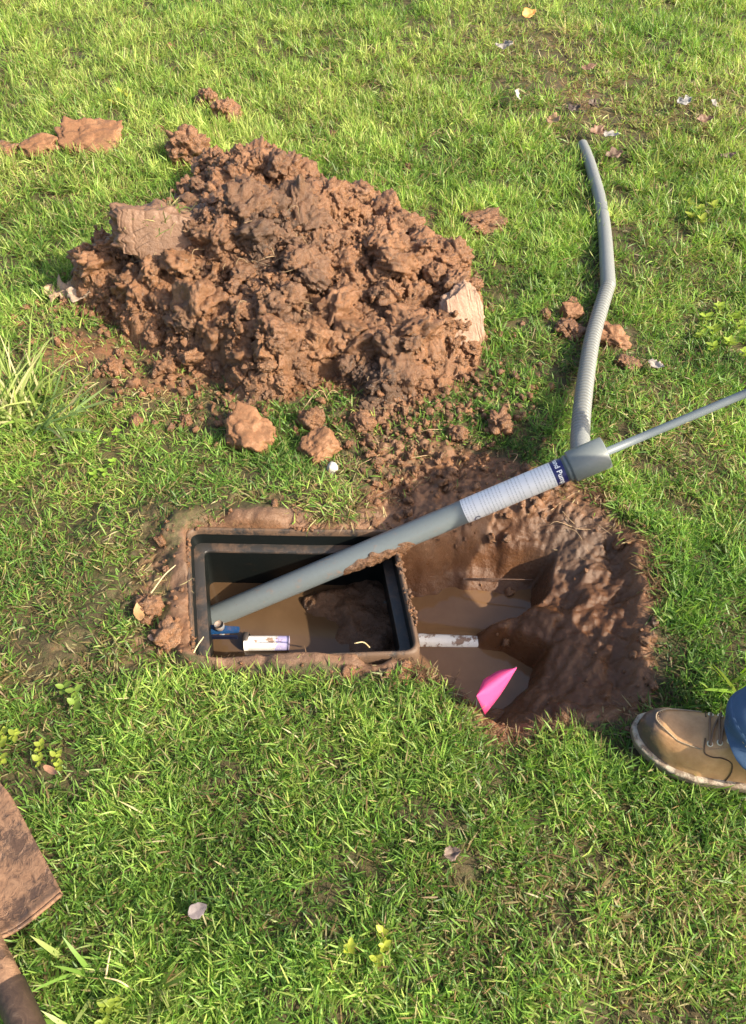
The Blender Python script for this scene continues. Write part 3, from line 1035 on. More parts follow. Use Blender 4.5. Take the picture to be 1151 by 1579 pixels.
build_crumbs()
M['root'] = make_simple('pale_root', (0.36, 0.25, 0.14), 0.7)


def build_roots():
    parts = []
    spots = [(330, 470, 40), (440, 400, 60), (470, 460, 50), (300, 420, 50), (560, 620, 70), (600, 650, 60), (640, 690, 60), (420, 440, 60), (260, 430, 50), (400, 350, 60), (820, 740, 40), (870, 800, 50)]
    for px, py, r in spots:
        for _ in range(11):
            a = surf(px + RNG.normal(0, r * 0.6), py + RNG.normal(0, r * 0.4))
            L = RNG.uniform(0.03, 0.10)
            th = RNG.uniform(0, 2 * np.pi)
            e = a + np.array([np.cos(th) * L, np.sin(th) * L * 0.7 - 0.02, RNG.uniform(-0.05, 0.03)])
            m = (a + e) / 2 + RNG.normal(0, 0.012, 3) + np.array([0, 0, 0.012])
            pts = spline([a + (0, 0, 0.003), m, e], 7)
            parts.append(tube_data(pts, np.linspace(0.0013, 0.0005, 7), 4, False))
    v, fl = merge(parts)
    o = mesh_np('grass_roots', v, fl, M['root'])
    tag(o, 'thin pale grass roots hanging from the broken sods of the heap', 'roots', kind='stuff')


build_roots()

# ------------------------------------------------------------------ hand pump
PA = at(325, 953, -0.175)
PB = along(935, 697, 1.60)
AX = (PB - PA) / np.linalg.norm(PB - PA)


def pump_label_mat():
    b = NB('pump_label')
    uv = b.attr('luv').outputs['Vector']
    sep = b.n('ShaderNodeSeparateXYZ')
    b.link(uv, sep.inputs[0])
    u, w = sep.outputs[0], sep.outputs[1]        # u along the axis in lines, w round the tube 0..1
    fr = b.math('FRACT', u)
    line = b.math('MULTIPLY', b.math('GREATER_THAN', fr, 0.30), b.math('LESS_THAN', fr, 0.68))
    fl = b.math('FLOOR', u)
    cv = b.n('ShaderNodeCombineXYZ')
    b.link(fl, cv.inputs[0])
    b.link(b.math('MULTIPLY', w, 60.0), cv.inputs[1])
    words = b.ramp(b.noise(1.0, 1, 0.4, vec=cv.outputs[0]), [(0.46, 0.0), (0.52, 1.0)])
    cv2 = b.n('ShaderNodeCombineXYZ')
    b.link(b.math('MULTIPLY', u, 3.0), cv2.inputs[0])
    b.link(b.math('MULTIPLY', w, 260.0), cv2.inputs[1])
    glyph = b.ramp(b.noise(1.0, 1, 0.5, vec=cv2.outputs[0]), [(0.36, 0.25), (0.60, 1.0)])
    wn_ = b.n('ShaderNodeTexWhiteNoise', noise_dimensions='1D')
    b.link(fl, wn_.inputs['W'])
    ln = wn_.outputs['Value']
    # line length and paragraph gaps differ
    ok = b.math('LESS_THAN', w, b.math('ADD', 0.74, b.math('MULTIPLY', ln, 0.22)))
    ok = b.math('MULTIPLY', ok, b.math('GREATER_THAN', w, 0.08))
    ok = b.math('MULTIPLY', ok, b.math('GREATER_THAN', ln, 0.13))
    t = b.math('MULTIPLY', b.math('MULTIPLY', line, words), b.math('MULTIPLY', glyph, ok))
    col = b.mix(b.math('MULTIPLY', t, 0.65), (0.72, 0.73, 0.75), (0.07, 0.08, 0.11))
    smear = b.ramp(b.noise(30, 5, 0.7), [(0.60, 0.0), (0.75, 0.35)])
    col = b.mix(smear, col, (0.55, 0.45, 0.36))
    return b.set(color=col, rough=0.32, spec=0.5)


def build_pump():
    root = thing('hand_pump', 'grey plastic hand pump with a white label leaning across the valve box', 'hand pump', tuple(PA))
    o = PA
    r = 0.0262
    # the far end of the body is where the collar starts
    def P(t):  # distance along the axis
        return AX * t
    Lc = np.linalg.norm(PB - PA)
    cdir = np.array([0, 0, CAM_H]) - (PA + P(0.7))
    nn = cdir - AX * np.dot(cdir, AX)
    nn /= np.linalg.norm(nn)

    def tloc(px, py):
        # distance along the axis whose near-side point projects nearest to the pixel
        return min(np.linspace(0, Lc, 900), key=lambda t: (proj(PA + P(t) + nn * r)[0] - px) ** 2 + (proj(PA + P(t) + nn * r)[1] - py) ** 2)
    L0 = tloc(877, 717)
    v, fl = tube_data([P(-0.10), P(-0.05), P(0.0), P(0.2), P(0.4), P(0.6), P(L0)], r, 40)
    mesh_np('barrel', v, fl, M['pump'], root)
    pr = [(L0 - 0.007, r), (L0 - 0.006, r + 0.0024), (L0 + 0.000, r + 0.0026), (L0 + 0.0008, r + 0.0014), (L0 + 0.002, r + 0.0014), (L0 + 0.0028, r + 0.0068), (L0 + 0.005, r + 0.0078), (Lc - 0.002, r + 0.0078), (Lc, r + 0.006), (Lc, r - 0.006), (Lc - 0.012, r - 0.007), (Lc - 0.012, 0.008)]
    v, fl = tube_data([P(a) for a, _ in pr], [b for _, b in pr], 40, False)
    # frames at doubled stations are fine for a straight axis
    mesh_np('collar', v, fl, M['collar'], root)
    # plunger rod leaving the frame, with its T handle
    v, fl = tube_data([P(Lc - 0.03), P(Lc + 0.1), P(Lc + 0.25), P(Lc + 0.40)], 0.0086, 20)
    mesh_np('plunger_rod', v, fl, M['rod'], root)
    side = np.cross(AX, [0, 0, 1])
    side /= np.linalg.norm(side)
    hp = [P(Lc + 0.40) + side * s for s in (-0.07, -0.066, -0.03, 0.03, 0.066, 0.07)]
    v, fl = tube_data(hp, [0.008, 0.013, 0.0145, 0.0145, 0.013, 0.008], 18)
    mesh_np('handle', v, fl, M['rod'], root)
    # outlet branch towards the hose
    tgt = np.array(HOSE_PATH[0]) - PA
    st_ = P(Lc - 0.045) + np.array([0, 0, -0.012])
    v, fl = tube_data(spline([st_, st_ * 0.4 + tgt * 0.6 + np.array([0, 0, -0.004]), tgt + (tgt - st_) * 0.12], 8), 0.0245, 24)
    mesh_np('outlet', v, fl, M['collar'], root)
    # label: patch round the tube
    bb = np.cross(nn, AX)                    # increasing angle goes to the far (upper) side
    t0, t1 = tloc(714, 787), tloc(853, 728)
    t2 = tloc(867, 722)
    nt, na = 24, 40
    a0, a1 = math.radians(-120), math.radians(118)

    def patch(ta, tb, rr, mat, name, lines):
        T, A = np.meshgrid(np.linspace(ta, tb, nt), np.linspace(a0, a1, na), indexing='ij')
        tv, av = T.ravel(), A.ravel()
        vv = AX * tv[:, None] + rr * (np.cos(av)[:, None] * nn + np.sin(av)[:, None] * bb)
        luv = np.stack([(tv - ta) / (tb - ta) * lines, (a1 - av) / (a1 - a0), 0 * av], 1)
        return mesh_np(name, vv, grid_faces(nt, na), mat, root, attrs={'luv': luv})
    lab = patch(t0, t1, r + 0.0004, pump_label_mat(), 'label', 27)
    navy = make_simple('label_navy', (0.020, 0.022, 0.11), 0.3, var=0.05)
    band = patch(t1, t2 + 0.004, r + 0.0005, navy, 'label_band', 1)
    white = make_simple('label_white', (0.82, 0.82, 0.82), 0.35, var=0.03)
    # text wrapped round the band: reads down the near side, letter tops to the collar end
    def wrap_text(txt, size, tc, ac, mat, name, par):
        cu = bpy.data.curves.new(name, 'FONT')
        cu.body = txt
        cu.size = size
        cu.align_x = 'CENTER'
        cu.align_y = 'CENTER'
        cu.offset = 0.00035
        to = bpy.data.objects.new(name, cu)
        COL.objects.link(to)
        dg = bpy.context.evaluated_depsgraph_get()
        me = bpy.data.meshes.new_from_object(to.evaluated_get(dg))
        COL.objects.unlink(to)
        bpy.data.objects.remove(to)
        bm = bmesh.new()
        bm.from_mesh(me)
        bmesh.ops.triangulate(bm, faces=bm.faces[:])
        for _ in range(2):
            bmesh.ops.subdivide_edges(bm, edges=[e for e in bm.edges if e.calc_length() > size * 0.12], cuts=1)
            bmesh.ops.triangulate(bm, faces=bm.faces[:])
        bm.to_mesh(me)
        bm.free()
        n = len(me.vertices)
        co = np.zeros(n * 3)
        me.vertices.foreach_get('co', co)
        co = co.reshape(-1, 3)
        ang = ac - co[:, 0] / r
        tv = tc + co[:, 1]
        vv = AX * tv[:, None] + (r + 0.0009) * (np.cos(ang)[:, None] * nn + np.sin(ang)[:, None] * bb)
        me.vertices.foreach_set('co', vv.ravel())
        me.materials.clear()
        me.materials.append(mat)
        me.update()
        ob = bpy.data.objects.new(name, me)
        COL.objects.link(ob)
        ob.parent = par
        return ob
    wrap_text('Hand Pump', 0.0150, (t1 + t2 + 0.004) / 2, math.radians(10), white, 'label_text', band)
    # open navy ring of the maker's mark at the low corner
    av = np.radians(np.linspace(35, 325, 30))
    ring = []
    for rad in (0.0085, 0.0060):
        tv = t0 + 0.022 + rad * np.cos(av)
        an = math.radians(-66) + rad * np.sin(av) / r
        ring.append(AX * tv[:, None] + (r + 0.0009) * (np.cos(an)[:, None] * nn + np.sin(an)[:, None] * bb))
    mesh_np('maker_mark', np.concatenate(ring), grid_faces(2, 30), navy, lab)
    # wet mud clinging under the barrel near the rim
    ta, tb = tloc(520, 880), tloc(640, 838)
    nt2, na2 = 70, 30
    T, A = np.meshgrid(np.linspace(ta, tb, nt2), np.linspace(math.radians(-125), math.radians(8), na2), indexing='ij')
    tv, av = T.ravel(), A.ravel()
    e = np.sin(np.pi * (tv - ta) / (tb - ta)) ** 0.6
    lim = math.radians(-48) + math.radians(30) * e + 0.28 * vnoise(tv * 60, tv * 0, seed=91)
    th = 0.006 * e * sstep(0, 0.35, lim - av) * (0.75 + 0.6 * fbm(tv * 90, av * 5, octv=3, seed=92)) - 0.0015 * (1 - sstep(0, 0.1, lim - av)) - 0.001 * (1 - e)
    vv = AX * tv[:, None] + (r + th)[:, None] * (np.cos(av)[:, None] * nn + np.sin(av)[:, None] * bb)
    mesh_np('mud_smear', vv, grid_faces(nt2, na2), M['pile'], root, attrs={'dark': np.full(len(vv), 0.35)})
    return root


def proj(p):
    d = np.array(p) - np.array([0, 0, CAM_H])
    zc = d[1] * math.cos(PITCH) - d[2] * math.sin(PITCH)
    yc = d[1] * math.sin(PITCH) + d[2] * math.cos(PITCH)
    return 575.5 + FPX * d[0] / zc, 789.5 - FPX * yc / zc, zc


# ------------------------------------------------------------------ hose
HR = 0.0225
HOSE_PATH = [at(896, 705, 0.115), at(895, 680, 0.105), at(897, 640, 0.085), at(904, 580, 0.06), at(913, 525, 0.043), at(926, 478, 0.035), at(938, 440, 0.032)]
HOSE_FAR = [at(938, 440, 0.032), at(936, 405, 0.030), at(933, 360, 0.026), at(926, 310, 0.022), at(913, 262, 0.019), at(905, 238, 0.018), at(898, 222, 0.017)]


def build_hose():
    root = thing('discharge_hose', 'long grey corrugated hose running from the pump collar away over the grass', 'hose', tuple(HOSE_PATH[0] * np.array([1, 1, 0])))
    o = np.array(root.location)
    p = spline(HOSE_PATH, 40)
    seg = np.concatenate([[0], np.cumsum(np.linalg.norm(np.diff(p, axis=0), axis=1))])
    L = seg[-1]
    pitch = 0.0150
    n = int(L / pitch * 10)
    s = np.linspace(0, L, n)
    path = np.stack([np.interp(s, seg, p[:, k]) for k in range(3)], 1)
    path = np.stack([np.convolve(np.pad(path[:, k], 3, 'edge'), np.ones(7) / 7, 'valid') for k in range(3)], 1)
    amp = 0.0038 * sstep(0.05, 0.22, s) * sstep(L + 0.0, L - 0.03, s) + 0.0003
    prof = np.clip(np.sin(2 * np.pi * s / pitch) * 2.2 + 0.9, -1, 1)
    rad = HR + amp * (prof - 1)
    v, fl = tube_data(path - o, rad, 26, False)
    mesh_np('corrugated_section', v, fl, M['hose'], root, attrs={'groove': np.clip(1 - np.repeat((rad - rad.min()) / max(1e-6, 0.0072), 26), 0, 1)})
    q = spline(HOSE_FAR, 60)
    rr = np.linspace(HR + 0.0008, 0.0205, 60)
    sm = np.stack([np.convolve(np.pad(q[:, k], 2, 'edge'), np.ones(5) / 5, 'valid') for k in range(3)], 1)
    sm[0] = HOSE_FAR[0]
    pts = np.concatenate([[sm[0] + (sm[0] - sm[3]) * 0.15], sm])
    rr = np.concatenate([[HR - 0.001], rr])
    v, fl = tube_data(pts - o, rr, 28, True)
    mesh_np('smooth_section', v, fl, M['hose'], root)


build_pump()
build_hose()


# ------------------------------------------------------------------ pipes and ball valve
def build_pipes():
    zc = -0.150
    a, b = at(640, 987, zc), at(762, 990, zc)
    root = tag(mesh_np('pvc_pipe', *tube_data(np.linspace(a - (0.03, 0, 0), b + (0.03, 0, -0.01), 30), 0.0165, 24), M['white_pvc']), 'white plastic pipe half buried in the mud of the dug pit', 'pipe')
    # pipe in the box with purple primer
    b_ = NB('white_pvc_primer')
    f = b_.attr('along').outputs['Fac']
    nz = b_.noise(60, 4, 0.7)
    pr = b_.ramp(b_.math('ADD', f, b_.math('MULTIPLY', b_.math('SUBTRACT', b_.noise(38, 3, 0.6), 0.5), 0.9)), [(0.66, 0.0), (0.70, 1.0)])
    col = b_.mix(b_.ramp(nz, [(0.62, 0.0), (0.67, 0.9)]), (0.74, 0.72, 0.70), (0.22, 0.20, 0.55))
    col = b_.mix(b_.math('MULTIPLY', pr, 0.6), col, (0.20, 0.16, 0.58))
    col = b_.mix(b_.ramp(b_.noise(34, 5, 0.7), [(0.60, 0.0), (0.66, 0.9)]), col, (0.26, 0.14, 0.08))
    b_.set(color=col, rough=0.3)
    z2 = -0.158
    c0, c1 = at(386, 992, z2), at(446, 992, z2)
    pts = np.concatenate([[c0 - (0.012, 0, 0)], np.linspace(c0, c1, 16)])
    v, fl = tube_data(pts, 0.0167, 26)
    al = np.clip((v[:, 0] - c0[0]) / (c1[0] - c0[0]), 0, 1)
    o = mesh_np('pvc_pipe', v, fl, b_.m, attrs={'along': al})
    tag(o, 'short white pipe stub with purple primer stains inside the valve box', 'pipe')
    # ball valve
    vc = at(343, 988, z2)
    rv = thing('ball_valve', 'muddy ball valve with a dark blue handle in the corner of the valve box', 'valve', tuple(vc))
    cream = make_plastic('cream_valve', (0.42, 0.34, 0.22), 0.4, 0.8, (0.22, 0.12, 0.065), 30, 0.52, 0.60)
    dx = lambda s: np.array([s, 0, 0])
    st = [(-0.034, 0.010), (-0.034, 0.019), (-0.020, 0.020), (-0.018, 0.024), (0.0, 0.026), (0.018, 0.024), (0.020, 0.020), (0.047, 0.0200), (0.047, 0.0167)]
    v, fl = tube_data([dx(a_) + 0 for a_, _ in st], [r for _, r in st], 26, False)
    mesh_np('body', v, fl, cream, rv)
    blk = make_plastic('union_nut', (0.05, 0.04, 0.035), 0.5, 0.6)
    v, fl = tube_data([dx(0.047), dx(0.0475), dx(0.060), dx(0.0605)], [0.016, 0.0195, 0.0195, 0.016], 26)
    mesh_np('union_nut', v, fl, blk, rv)
    blue = make_plastic('blue_handle', (0.008, 0.048, 0.14), 0.35, 0.35, lo=0.55, hi=0.65)
    dark = make_plastic('navy_handle_skirt', (0.008, 0.012, 0.035), 0.4, 0.15)
    knob = make_plastic('handle_hub', (0.15, 0.22, 0.28), 0.4, 0.8, (0.30, 0.19, 0.12), 60, 0.42, 0.55)
    # handle: bar along the pipe with a skirt, hub on a stem
    def bar(x0, x1, y0, y1, z0, z1, name, mat, taper=0.0):
        bm = bmesh.new()
        bmesh.ops.create_cube(bm, size=1)
        for q in bm.verts:
            k = taper if q.co.x > 0 else 0
            q.co = Vector(((x0 + x1) / 2 + q.co.x * (x1 - x0), (y0 + y1) / 2 + q.co.y * (y1 - y0) * (1 - k), (z0 + z1) / 2 + q.co.z * (z1 - z0)))
        bmesh.ops.bevel(bm, geom=bm.edges[:], offset=0.0018, segments=2, affect='EDGES')
        me = bpy.data.meshes.new(name)
        bm.to_mesh(me)
        bm.free()
        me.materials.append(mat)
        ob = bpy.data.objects.new(name, me)
        COL.objects.link(ob)
        ob.parent = rv
        return ob
    bar(-0.028, 0.044, -0.013, 0.013, 0.040, 0.046, 'handle', blue, 0.45)
    bar(-0.026, 0.042, -0.0165, -0.0125, 0.029, 0.043, 'handle_skirt', dark)
    v, fl = tube_data([np.array([0.0, 0.004, z]) for z in (0.02, 0.046, 0.0465, 0.056, 0.058)], [0.008, 0.008, 0.0115, 0.0115, 0.010], 22)
    mesh_np('hub', v, fl, knob, rv)


build_pipes()


# ------------------------------------------------------------------ marker flag
def build_flag():
    # corners of the folded sheet, each at its own height above the pit
    A, B, C, D, E_ = at(735, 1074, 0.055), at(748, 1102, 0.0), at(797, 1030, 0.05), at(768, 1035, 0.045), at(746, 1048, 0.045)
    root = thing('marker_flag', 'bright pink folded marker flag standing over the near puddle', 'flag', (A[0], A[1], -0.15))
    o = np.array(root.location)
    b = NB('pink_vinyl')
    b.set(color=b.ramp(b.noise(20, 3, 0.5), [(0.3, (0.82, 0.095, 0.30)), (0.7, (0.86, 0.12, 0.33))]), rough=0.6, spec=0.2)
    tr = b.n('ShaderNodeBsdfTranslucent')
    tr.inputs['Color'].default_value = (0.95, 0.03, 0.28, 1)
    mx = b.n('ShaderNodeMixShader')
    mx.inputs[0].default_value = 0.35
    b.link(b.bsdf.outputs[0], mx.inputs[1])
    b.link(tr.outputs[0], mx.inputs[2])
    b.link(mx.outputs[0], b.out.inputs['Surface'])
    n = 14
    V, F = [], []
    # lower triangle A-B-C bowed, upper piece A-E-D-C
    t = np.linspace(0, 1, n)[:, None]
    fold = A * (1 - t) + C * t + np.array([0, 0, 0.004]) * np.sin(np.pi * t)
    low = spline([A, B], n) if False else None
    rows = []
    bot = np.concatenate([spline([A, A * 0.5 + B * 0.5, B], 5), spline([B, B * 0.5 + C * 0.5 + np.array([0.002, -0.001, -0.003]), C], n - 4)[1:]])
    top = np.concatenate([A + (E_ - A) * np.linspace(0, 1, 5)[:, None], spline([E_, D, D * 0.5 + C * 0.5 + np.array([0, 0.001, 0]), C], n - 4)[1:]])
    for k, s in ((0, 1.0), (1, 0.66), (2, 0.33)):
        rows.append(bot * s + fold * (1 - s) + np.array([0, 0, 0.002]) * s * (1 - s) * 4 * 0.5)
    rows.append(fold)
    for s in (0.33, 0.66, 1.0):
        rows.append(top * s + fold * (1 - s) + np.array([0, 0.0, 0.003]) * s * (1 - s) * 2)
    v = np.concatenate(rows) - o
    sh = mesh_np('sheet', v, grid_faces(len(rows), n), b.m, root, smooth=False)
    md = sh.modifiers.new('thickness', 'SOLIDIFY')
    md.thickness = 0.0004
    wire = make_simple('wire_steel', (0.32, 0.31, 0.30), 0.35, 0.9)
    v, fl = tube_data(np.array([C + (0, 0.003, 0), A * 0.5 + C * 0.5 + (0, 0.004, -0.003), A + (0.003, 0.003, -0.004), A + (0.010, 0.012, -0.19)]) - o, 0.0009, 6)
    mesh_np('stake', v, fl, wire, root)


build_flag()


# ------------------------------------------------------------------ shovel
def build_shovel():
    # local frame: +Y up the blade, +X to the picture's right, Z up
    c0 = at(99, 1380, 0.03)
    axis_pt = at(42, 1579, 0.050)
    ax = at(0, 1190, 0.03) - c0
    ax[2] = 0
    ax = ax / np.linalg.norm(ax)
    rt = np.array([ax[1], -ax[0], 0])
    hw = abs(np.dot(c0 - axis_pt, rt))
    org = c0 - rt * hw
    root = thing('shovel', 'rusty clay-smeared shovel lying on the grass at the lower left', 'shovel', (org[0], org[1], 0.014), math.atan2(ax[1], ax[0]) - math.pi / 2)
    b = NB('rusty_steel')
    n1 = b.noise(12, 6, 0.7, 0.4)
    n2 = b.noise(55, 5, 0.7, 0.6)
    n3 = b.noise(260, 3, 0.6)
    col = b.ramp(n3, [(0.3, (0.075, 0.045, 0.030)), (0.7, (0.135, 0.080, 0.052))])
    sm = b.ramp(b.math('ADD', b.math('MULTIPLY', n1, 0.55), b.math('MULTIPLY', n2, 0.45)), [(0.43, 0.0), (0.50, 0.7), (0.60, 1.0)])
    col = b.mix(b.math('MULTIPLY', sm, 0.9), col, b.ramp(n2, [(0.3, (0.24, 0.118, 0.06)), (0.7, (0.33, 0.195, 0.115))]))
    nrm = b.bump(sm, 0.6, 0.002)
    nrm = b.bump(n2, 0.4, 0.003, nrm)
    b.set(color=col, rough=b.mix(sm, 0.38, 0.75), metal=0.15, spec=0.5, normal=nrm)
    # blade: width profile, dished
    nu, nv = 40, 32
    Lb = 0.36
    U, S = np.meshgrid(np.linspace(0, 1, nu), np.linspace(-1, 1, nv), indexing='ij')
    u, s = U.ravel(), S.ravel()
    wid = hw * np.where(u < 0.50, 1 - 0.02 * u, 0.990 * (1 - np.clip((u - 0.50) / 0.51, 0, 1) ** 2.0) ** 0.62)
    X = s * wid
    Y = u * Lb
    Z = 0.012 + 0.013 * s * s * (1 - 0.7 * u) + 0.018 * np.exp(-(s / 0.22) ** 2) * np.exp(-u * 5) + 0.001 * vnoise(X * 40, Y * 40, seed=5)
    Z = Z + 0.011 * np.exp(-u * 30)               # rolled step along the shoulder
    top = np.stack([X, Y, Z], 1)
    bl = mesh_np('blade', top, grid_faces(nu, nv)[:, ::-1], b.m, root)
    md = bl.modifiers.new('thickness', 'SOLIDIFY')
    md.thickness = 0.0024
    md.offset = -1
    # rolled shoulder tread
    sx = np.linspace(-hw, hw, 40)
    zz = 0.012 + 0.011 + 0.013 * (sx / hw) ** 2 + 0.018 * np.exp(-(sx / hw / 0.22) ** 2)
    v, fl = tube_data(np.stack([sx, np.full(40, -0.004), zz - 0.003], 1), 0.0034, 10)
    mesh_np('shoulder_tread', v, fl, b.m, root)
    # socket and handle
    v, fl = tube_data([(0, 0.05, 0.036), (0, 0.0, 0.046), (0, -0.05, 0.047), (0, -0.10, 0.045), (0, -0.20, 0.042)], [0.008, 0.017, 0.0195, 0.0200, 0.0205], 24)
    mesh_np('socket', v, fl, b.m, root)
    w = NB('weathered_handle')
    g = w.noise(55, 5, 0.7, 1.5)
    gc = w.ramp(g, [(0.35, (0.07, 0.04, 0.025)), (0.6, (0.12, 0.07, 0.042)), (0.75, (0.21, 0.14, 0.09))])
    w.set(color=gc, rough=0.6, normal=w.bump(g, 0.4, 0.002))
    v, fl = tube_data([(0, -0.075, 0.046), (0, -0.078, 0.046), (0, -0.4, 0.036), (0, -0.8, 0.026), (0, -1.15, 0.021)], [0.018, 0.0222, 0.0205, 0.018, 0.0175], 24)
    mesh_np('handle', v, fl, w.m, root)
    return root


SHOVEL = build_shovel()


# ------------------------------------------------------------------ the person's boot and jeans
def build_person():
    toe = at(977, 1130, 0.02)
    heel_dir = at(1151, 1178, 0.02) - toe
    heel_dir /= np.linalg.norm(heel_dir)
    ang = math.atan2(-heel_dir[1], -heel_dir[0])       # toe direction
    L = 0.315
    root = thing('person', 'person in blue jeans and tan leather lace-up work boot standing at the right edge', 'person', (toe[0] + heel_dir[0] * 0.2, toe[1] + heel_dir[1] * 0.2, 0.0))
    base = np.array(root.location)
    ca, sa = math.cos(ang), math.sin(ang)

    lth = NB('tan_leather')
    f = lth.noise(24, 6, 0.65)
    f2 = lth.noise(180, 4, 0.6)
    tc = lth.attr('toe').outputs['Fac']
    col = lth.ramp(f, [(0.3, (0.33, 0.175, 0.075)), (0.55, (0.47, 0.275, 0.130)), (0.75, (0.57, 0.37, 0.195))])
    scf = lth.ramp(lth.math('ADD', tc, lth.math('MULTIPLY', lth.math('SUBTRACT', f, 0.5), 1.1)), [(0.38, 0.0), (0.72, 1.0)])
    col = lth.mix(lth.math('MULTIPLY', scf, 0.9), col, (0.045, 0.040, 0.040))
    col = lth.mix(lth.ramp(f2, [(0.62, 0.0), (0.72, 0.4)]), col, (0.42, 0.30, 0.19))
    nr = lth.bump(f2, 0.18, 0.002)
    nr = lth.bump(lth.noise(34, 5, 0.6, 0.8), 0.22, 0.005, nr)
    lth.set(color=col, rough=lth.ramp(f, [(0.3, 0.42), (0.7, 0.6)]), spec=0.45, normal=nr)
    sole_m = make_plastic('boot_sole', (0.15, 0.12, 0.09), 0.55, 0.7, (0.24, 0.18, 0.13), 30, 0.45, 0.6)
    welt_m = make_plastic('boot_welt', (0.40, 0.34, 0.26), 0.6, 0.9, (0.15, 0.10, 0.065), 55, 0.42, 0.56)
    lace_m = make_simple('boot_lace', (0.16, 0.10, 0.06), 0.75)
    eye_m = make_simple('eyelet_brass', (0.70, 0.64, 0.50), 0.35, 0.5)
    seam_m = make_simple('seam_dark', (0.085, 0.05, 0.028), 0.7)
    stitch_m = make_simple('stitch_pale', (0.33, 0.25, 0.16), 0.7)

    # plan: half widths at stations along the boot (0 toe .. 1 heel); lateral (near) and medial sides
    s_k = np.array([0.0, 0.02, 0.06, 0.12, 0.22, 0.34, 0.46, 0.58, 0.72, 0.86, 0.95, 0.985, 1.0])
    wl_k = np.array([0.002, 0.017, 0.030, 0.041, 0.051, 0.054, 0.049, 0.043, 0.038, 0.037, 0.030, 0.018, 0.002])
    wm_k = np.array([0.002, 0.017, 0.030, 0.040, 0.047, 0.046, 0.040, 0.036, 0.035, 0.036, 0.030, 0.018, 0.002])
    h_k = np.array([0.028, 0.042, 0.055, 0.063, 0.067, 0.080, 0.104, 0.124, 0.146, 0.160, 0.160, 0.158, 0.150])

    def plan(s, extra=0.0):
        wl, wm = np.interp(s, s_k, wl_k), np.interp(s, s_k, wm_k)
        return wl + extra * np.minimum(1, wl / 0.02), wm + extra * np.minimum(1, wm / 0.02)

    def spring(s):
        return 0.016 * np.clip((0.24 - s) / 0.24, 0, 1) ** 1.6
    SOLE_T = 0.024

    def place(p, foot):
        """boot local (x toe-ward from the heel, y lateral, z) -> root local"""
        p = np.asarray(p, float)
        q = np.stack([p[:, 0] * ca - p[:, 1] * sa, p[:, 0] * sa + p[:, 1] * ca, p[:, 2]], 1)
        return q + foot

    def upper_pt(s, th, out=0.0):
        """th 0 lateral sole edge .. pi medial sole edge"""
        s = np.asarray(s, float)
        th = np.asarray(th, float)
        wl, wm = plan(s)
        h = np.interp(s, s_k, h_k)
        top_in = 0.40 + 0.55 * np.clip(h / 0.06 - 1, 0, 1) * 0
        c, n_ = np.cos(th), np.sin(th)
        e = 0.72
        cx = np.sign(c) * np.abs(c) ** e
        sz = np.abs(n_) ** 0.80
        yy = np.where(cx > 0, cx * wl, cx * wm)
        # narrow towards the instep
        nar = 1 - 0.42 * sz * sstep(0.30, 0.60, s)
        yy = yy * nar
        z = SOLE_T - 0.002 + spring(s) + sz * h
        x = (1 - s) * L
        p = np.stack([x + 0 * z, yy, z], -1)
        if out:
            nn = np.stack([0 * x, np.cos(th), np.sin(th)], -1)
            p = p + nn * out
        return p

    def build_boot(foot, mirror=False):
        mk = (lambda p: p * np.array([1, -1, 1])) if mirror else (lambda p: p)
        bt = bpy.data.objects.new('boot', None)
        COL.objects.link(bt)
        bt.parent = root
        ns, nt = 70, 36
        S = np.concatenate([np.linspace(0, 0.08, 16), np.linspace(0.09, 0.93, 42), np.linspace(0.94, 1, 12)])
        SS, TT = np.meshgrid(S, np.linspace(0, np.pi, nt), indexing='ij')
        s, th = SS.ravel(), TT.ravel()
        p = upper_pt(s, th)
        # creases behind the ball
        cr = 0.0022 * np.sin((s - 0.36) * 150 + np.sin(th * 3)) * np.exp(-((s - 0.40) / 0.05) ** 2) * np.sin(th)
        p[:, 2] += cr
        # moc seam ridge: where the apron meets the vamp
        thm = 1.02 - 0.25 * s
        ap = np.maximum(np.exp(-((th - thm) / 0.05) ** 2), np.exp(-((th - (np.pi - thm)) / 0.05) ** 2)) * sstep(0.04, 0.10, s) * sstep(0.5, 0.4, s)
        p[:, 2] += 0.0022 * ap
        toe_a = sstep(0.20, 0.03, s) * 0.75 + 0.5 * np.exp(-(th / 0.35) ** 2) * sstep(0.5, 0.1, s) + 0.45 * np.exp(-((np.pi - th) / 0.35) ** 2)
        f = grid_faces(len(S), nt)
        up = mesh_np('upper', place(mk(p), foot), f if mirror else f[:, ::-1], lth.m, bt, attrs={'toe': toe_a})
        # sole: outline rings
        SO = S

        def outline(extra, z, dz=0.0):
            wl, wm = plan(SO, extra)
            ex = extra * 0.9
            x = (1 - SO) * L
            x = x + ex * np.where(SO < 0.1, (0.1 - SO) / 0.1, 0) - ex * np.where(SO > 0.93, (SO - 0.93) / 0.07, 0)
            a = np.stack([x, wl, z + spring(SO)], 1)
            b = np.stack([x, -wm, z + spring(SO)], 1)[::-1]
            return np.concatenate([a, b])
        def strip(prof, mat, name, cap):
            rings = [outline(e, z) for e, z in prof]
            n = len(rings[0])
            v = np.concatenate(rings)
            f_ = grid_faces(len(prof), n, wrap_v=True)
            fl = [f_ if not mirror else f_[:, ::-1]]
            if cap:
                for r_i in (0, len(prof) - 1):
                    k = np.arange(len(SO) - 1)
                    q = np.stack([k, k + 1, n - 2 - k, n - 1 - k], 1) + r_i * n
                    fl.append(q if (r_i == 0) else q[:, ::-1])
            mesh_np(name, place(mk(v), foot), fl, mat, bt)
        strip([(0.004, 0.0), (0.0075, 0.003), (0.0085, 0.012), (0.0080, 0.0165), (0.0080, 0.0166)], sole_m, 'sole', True)
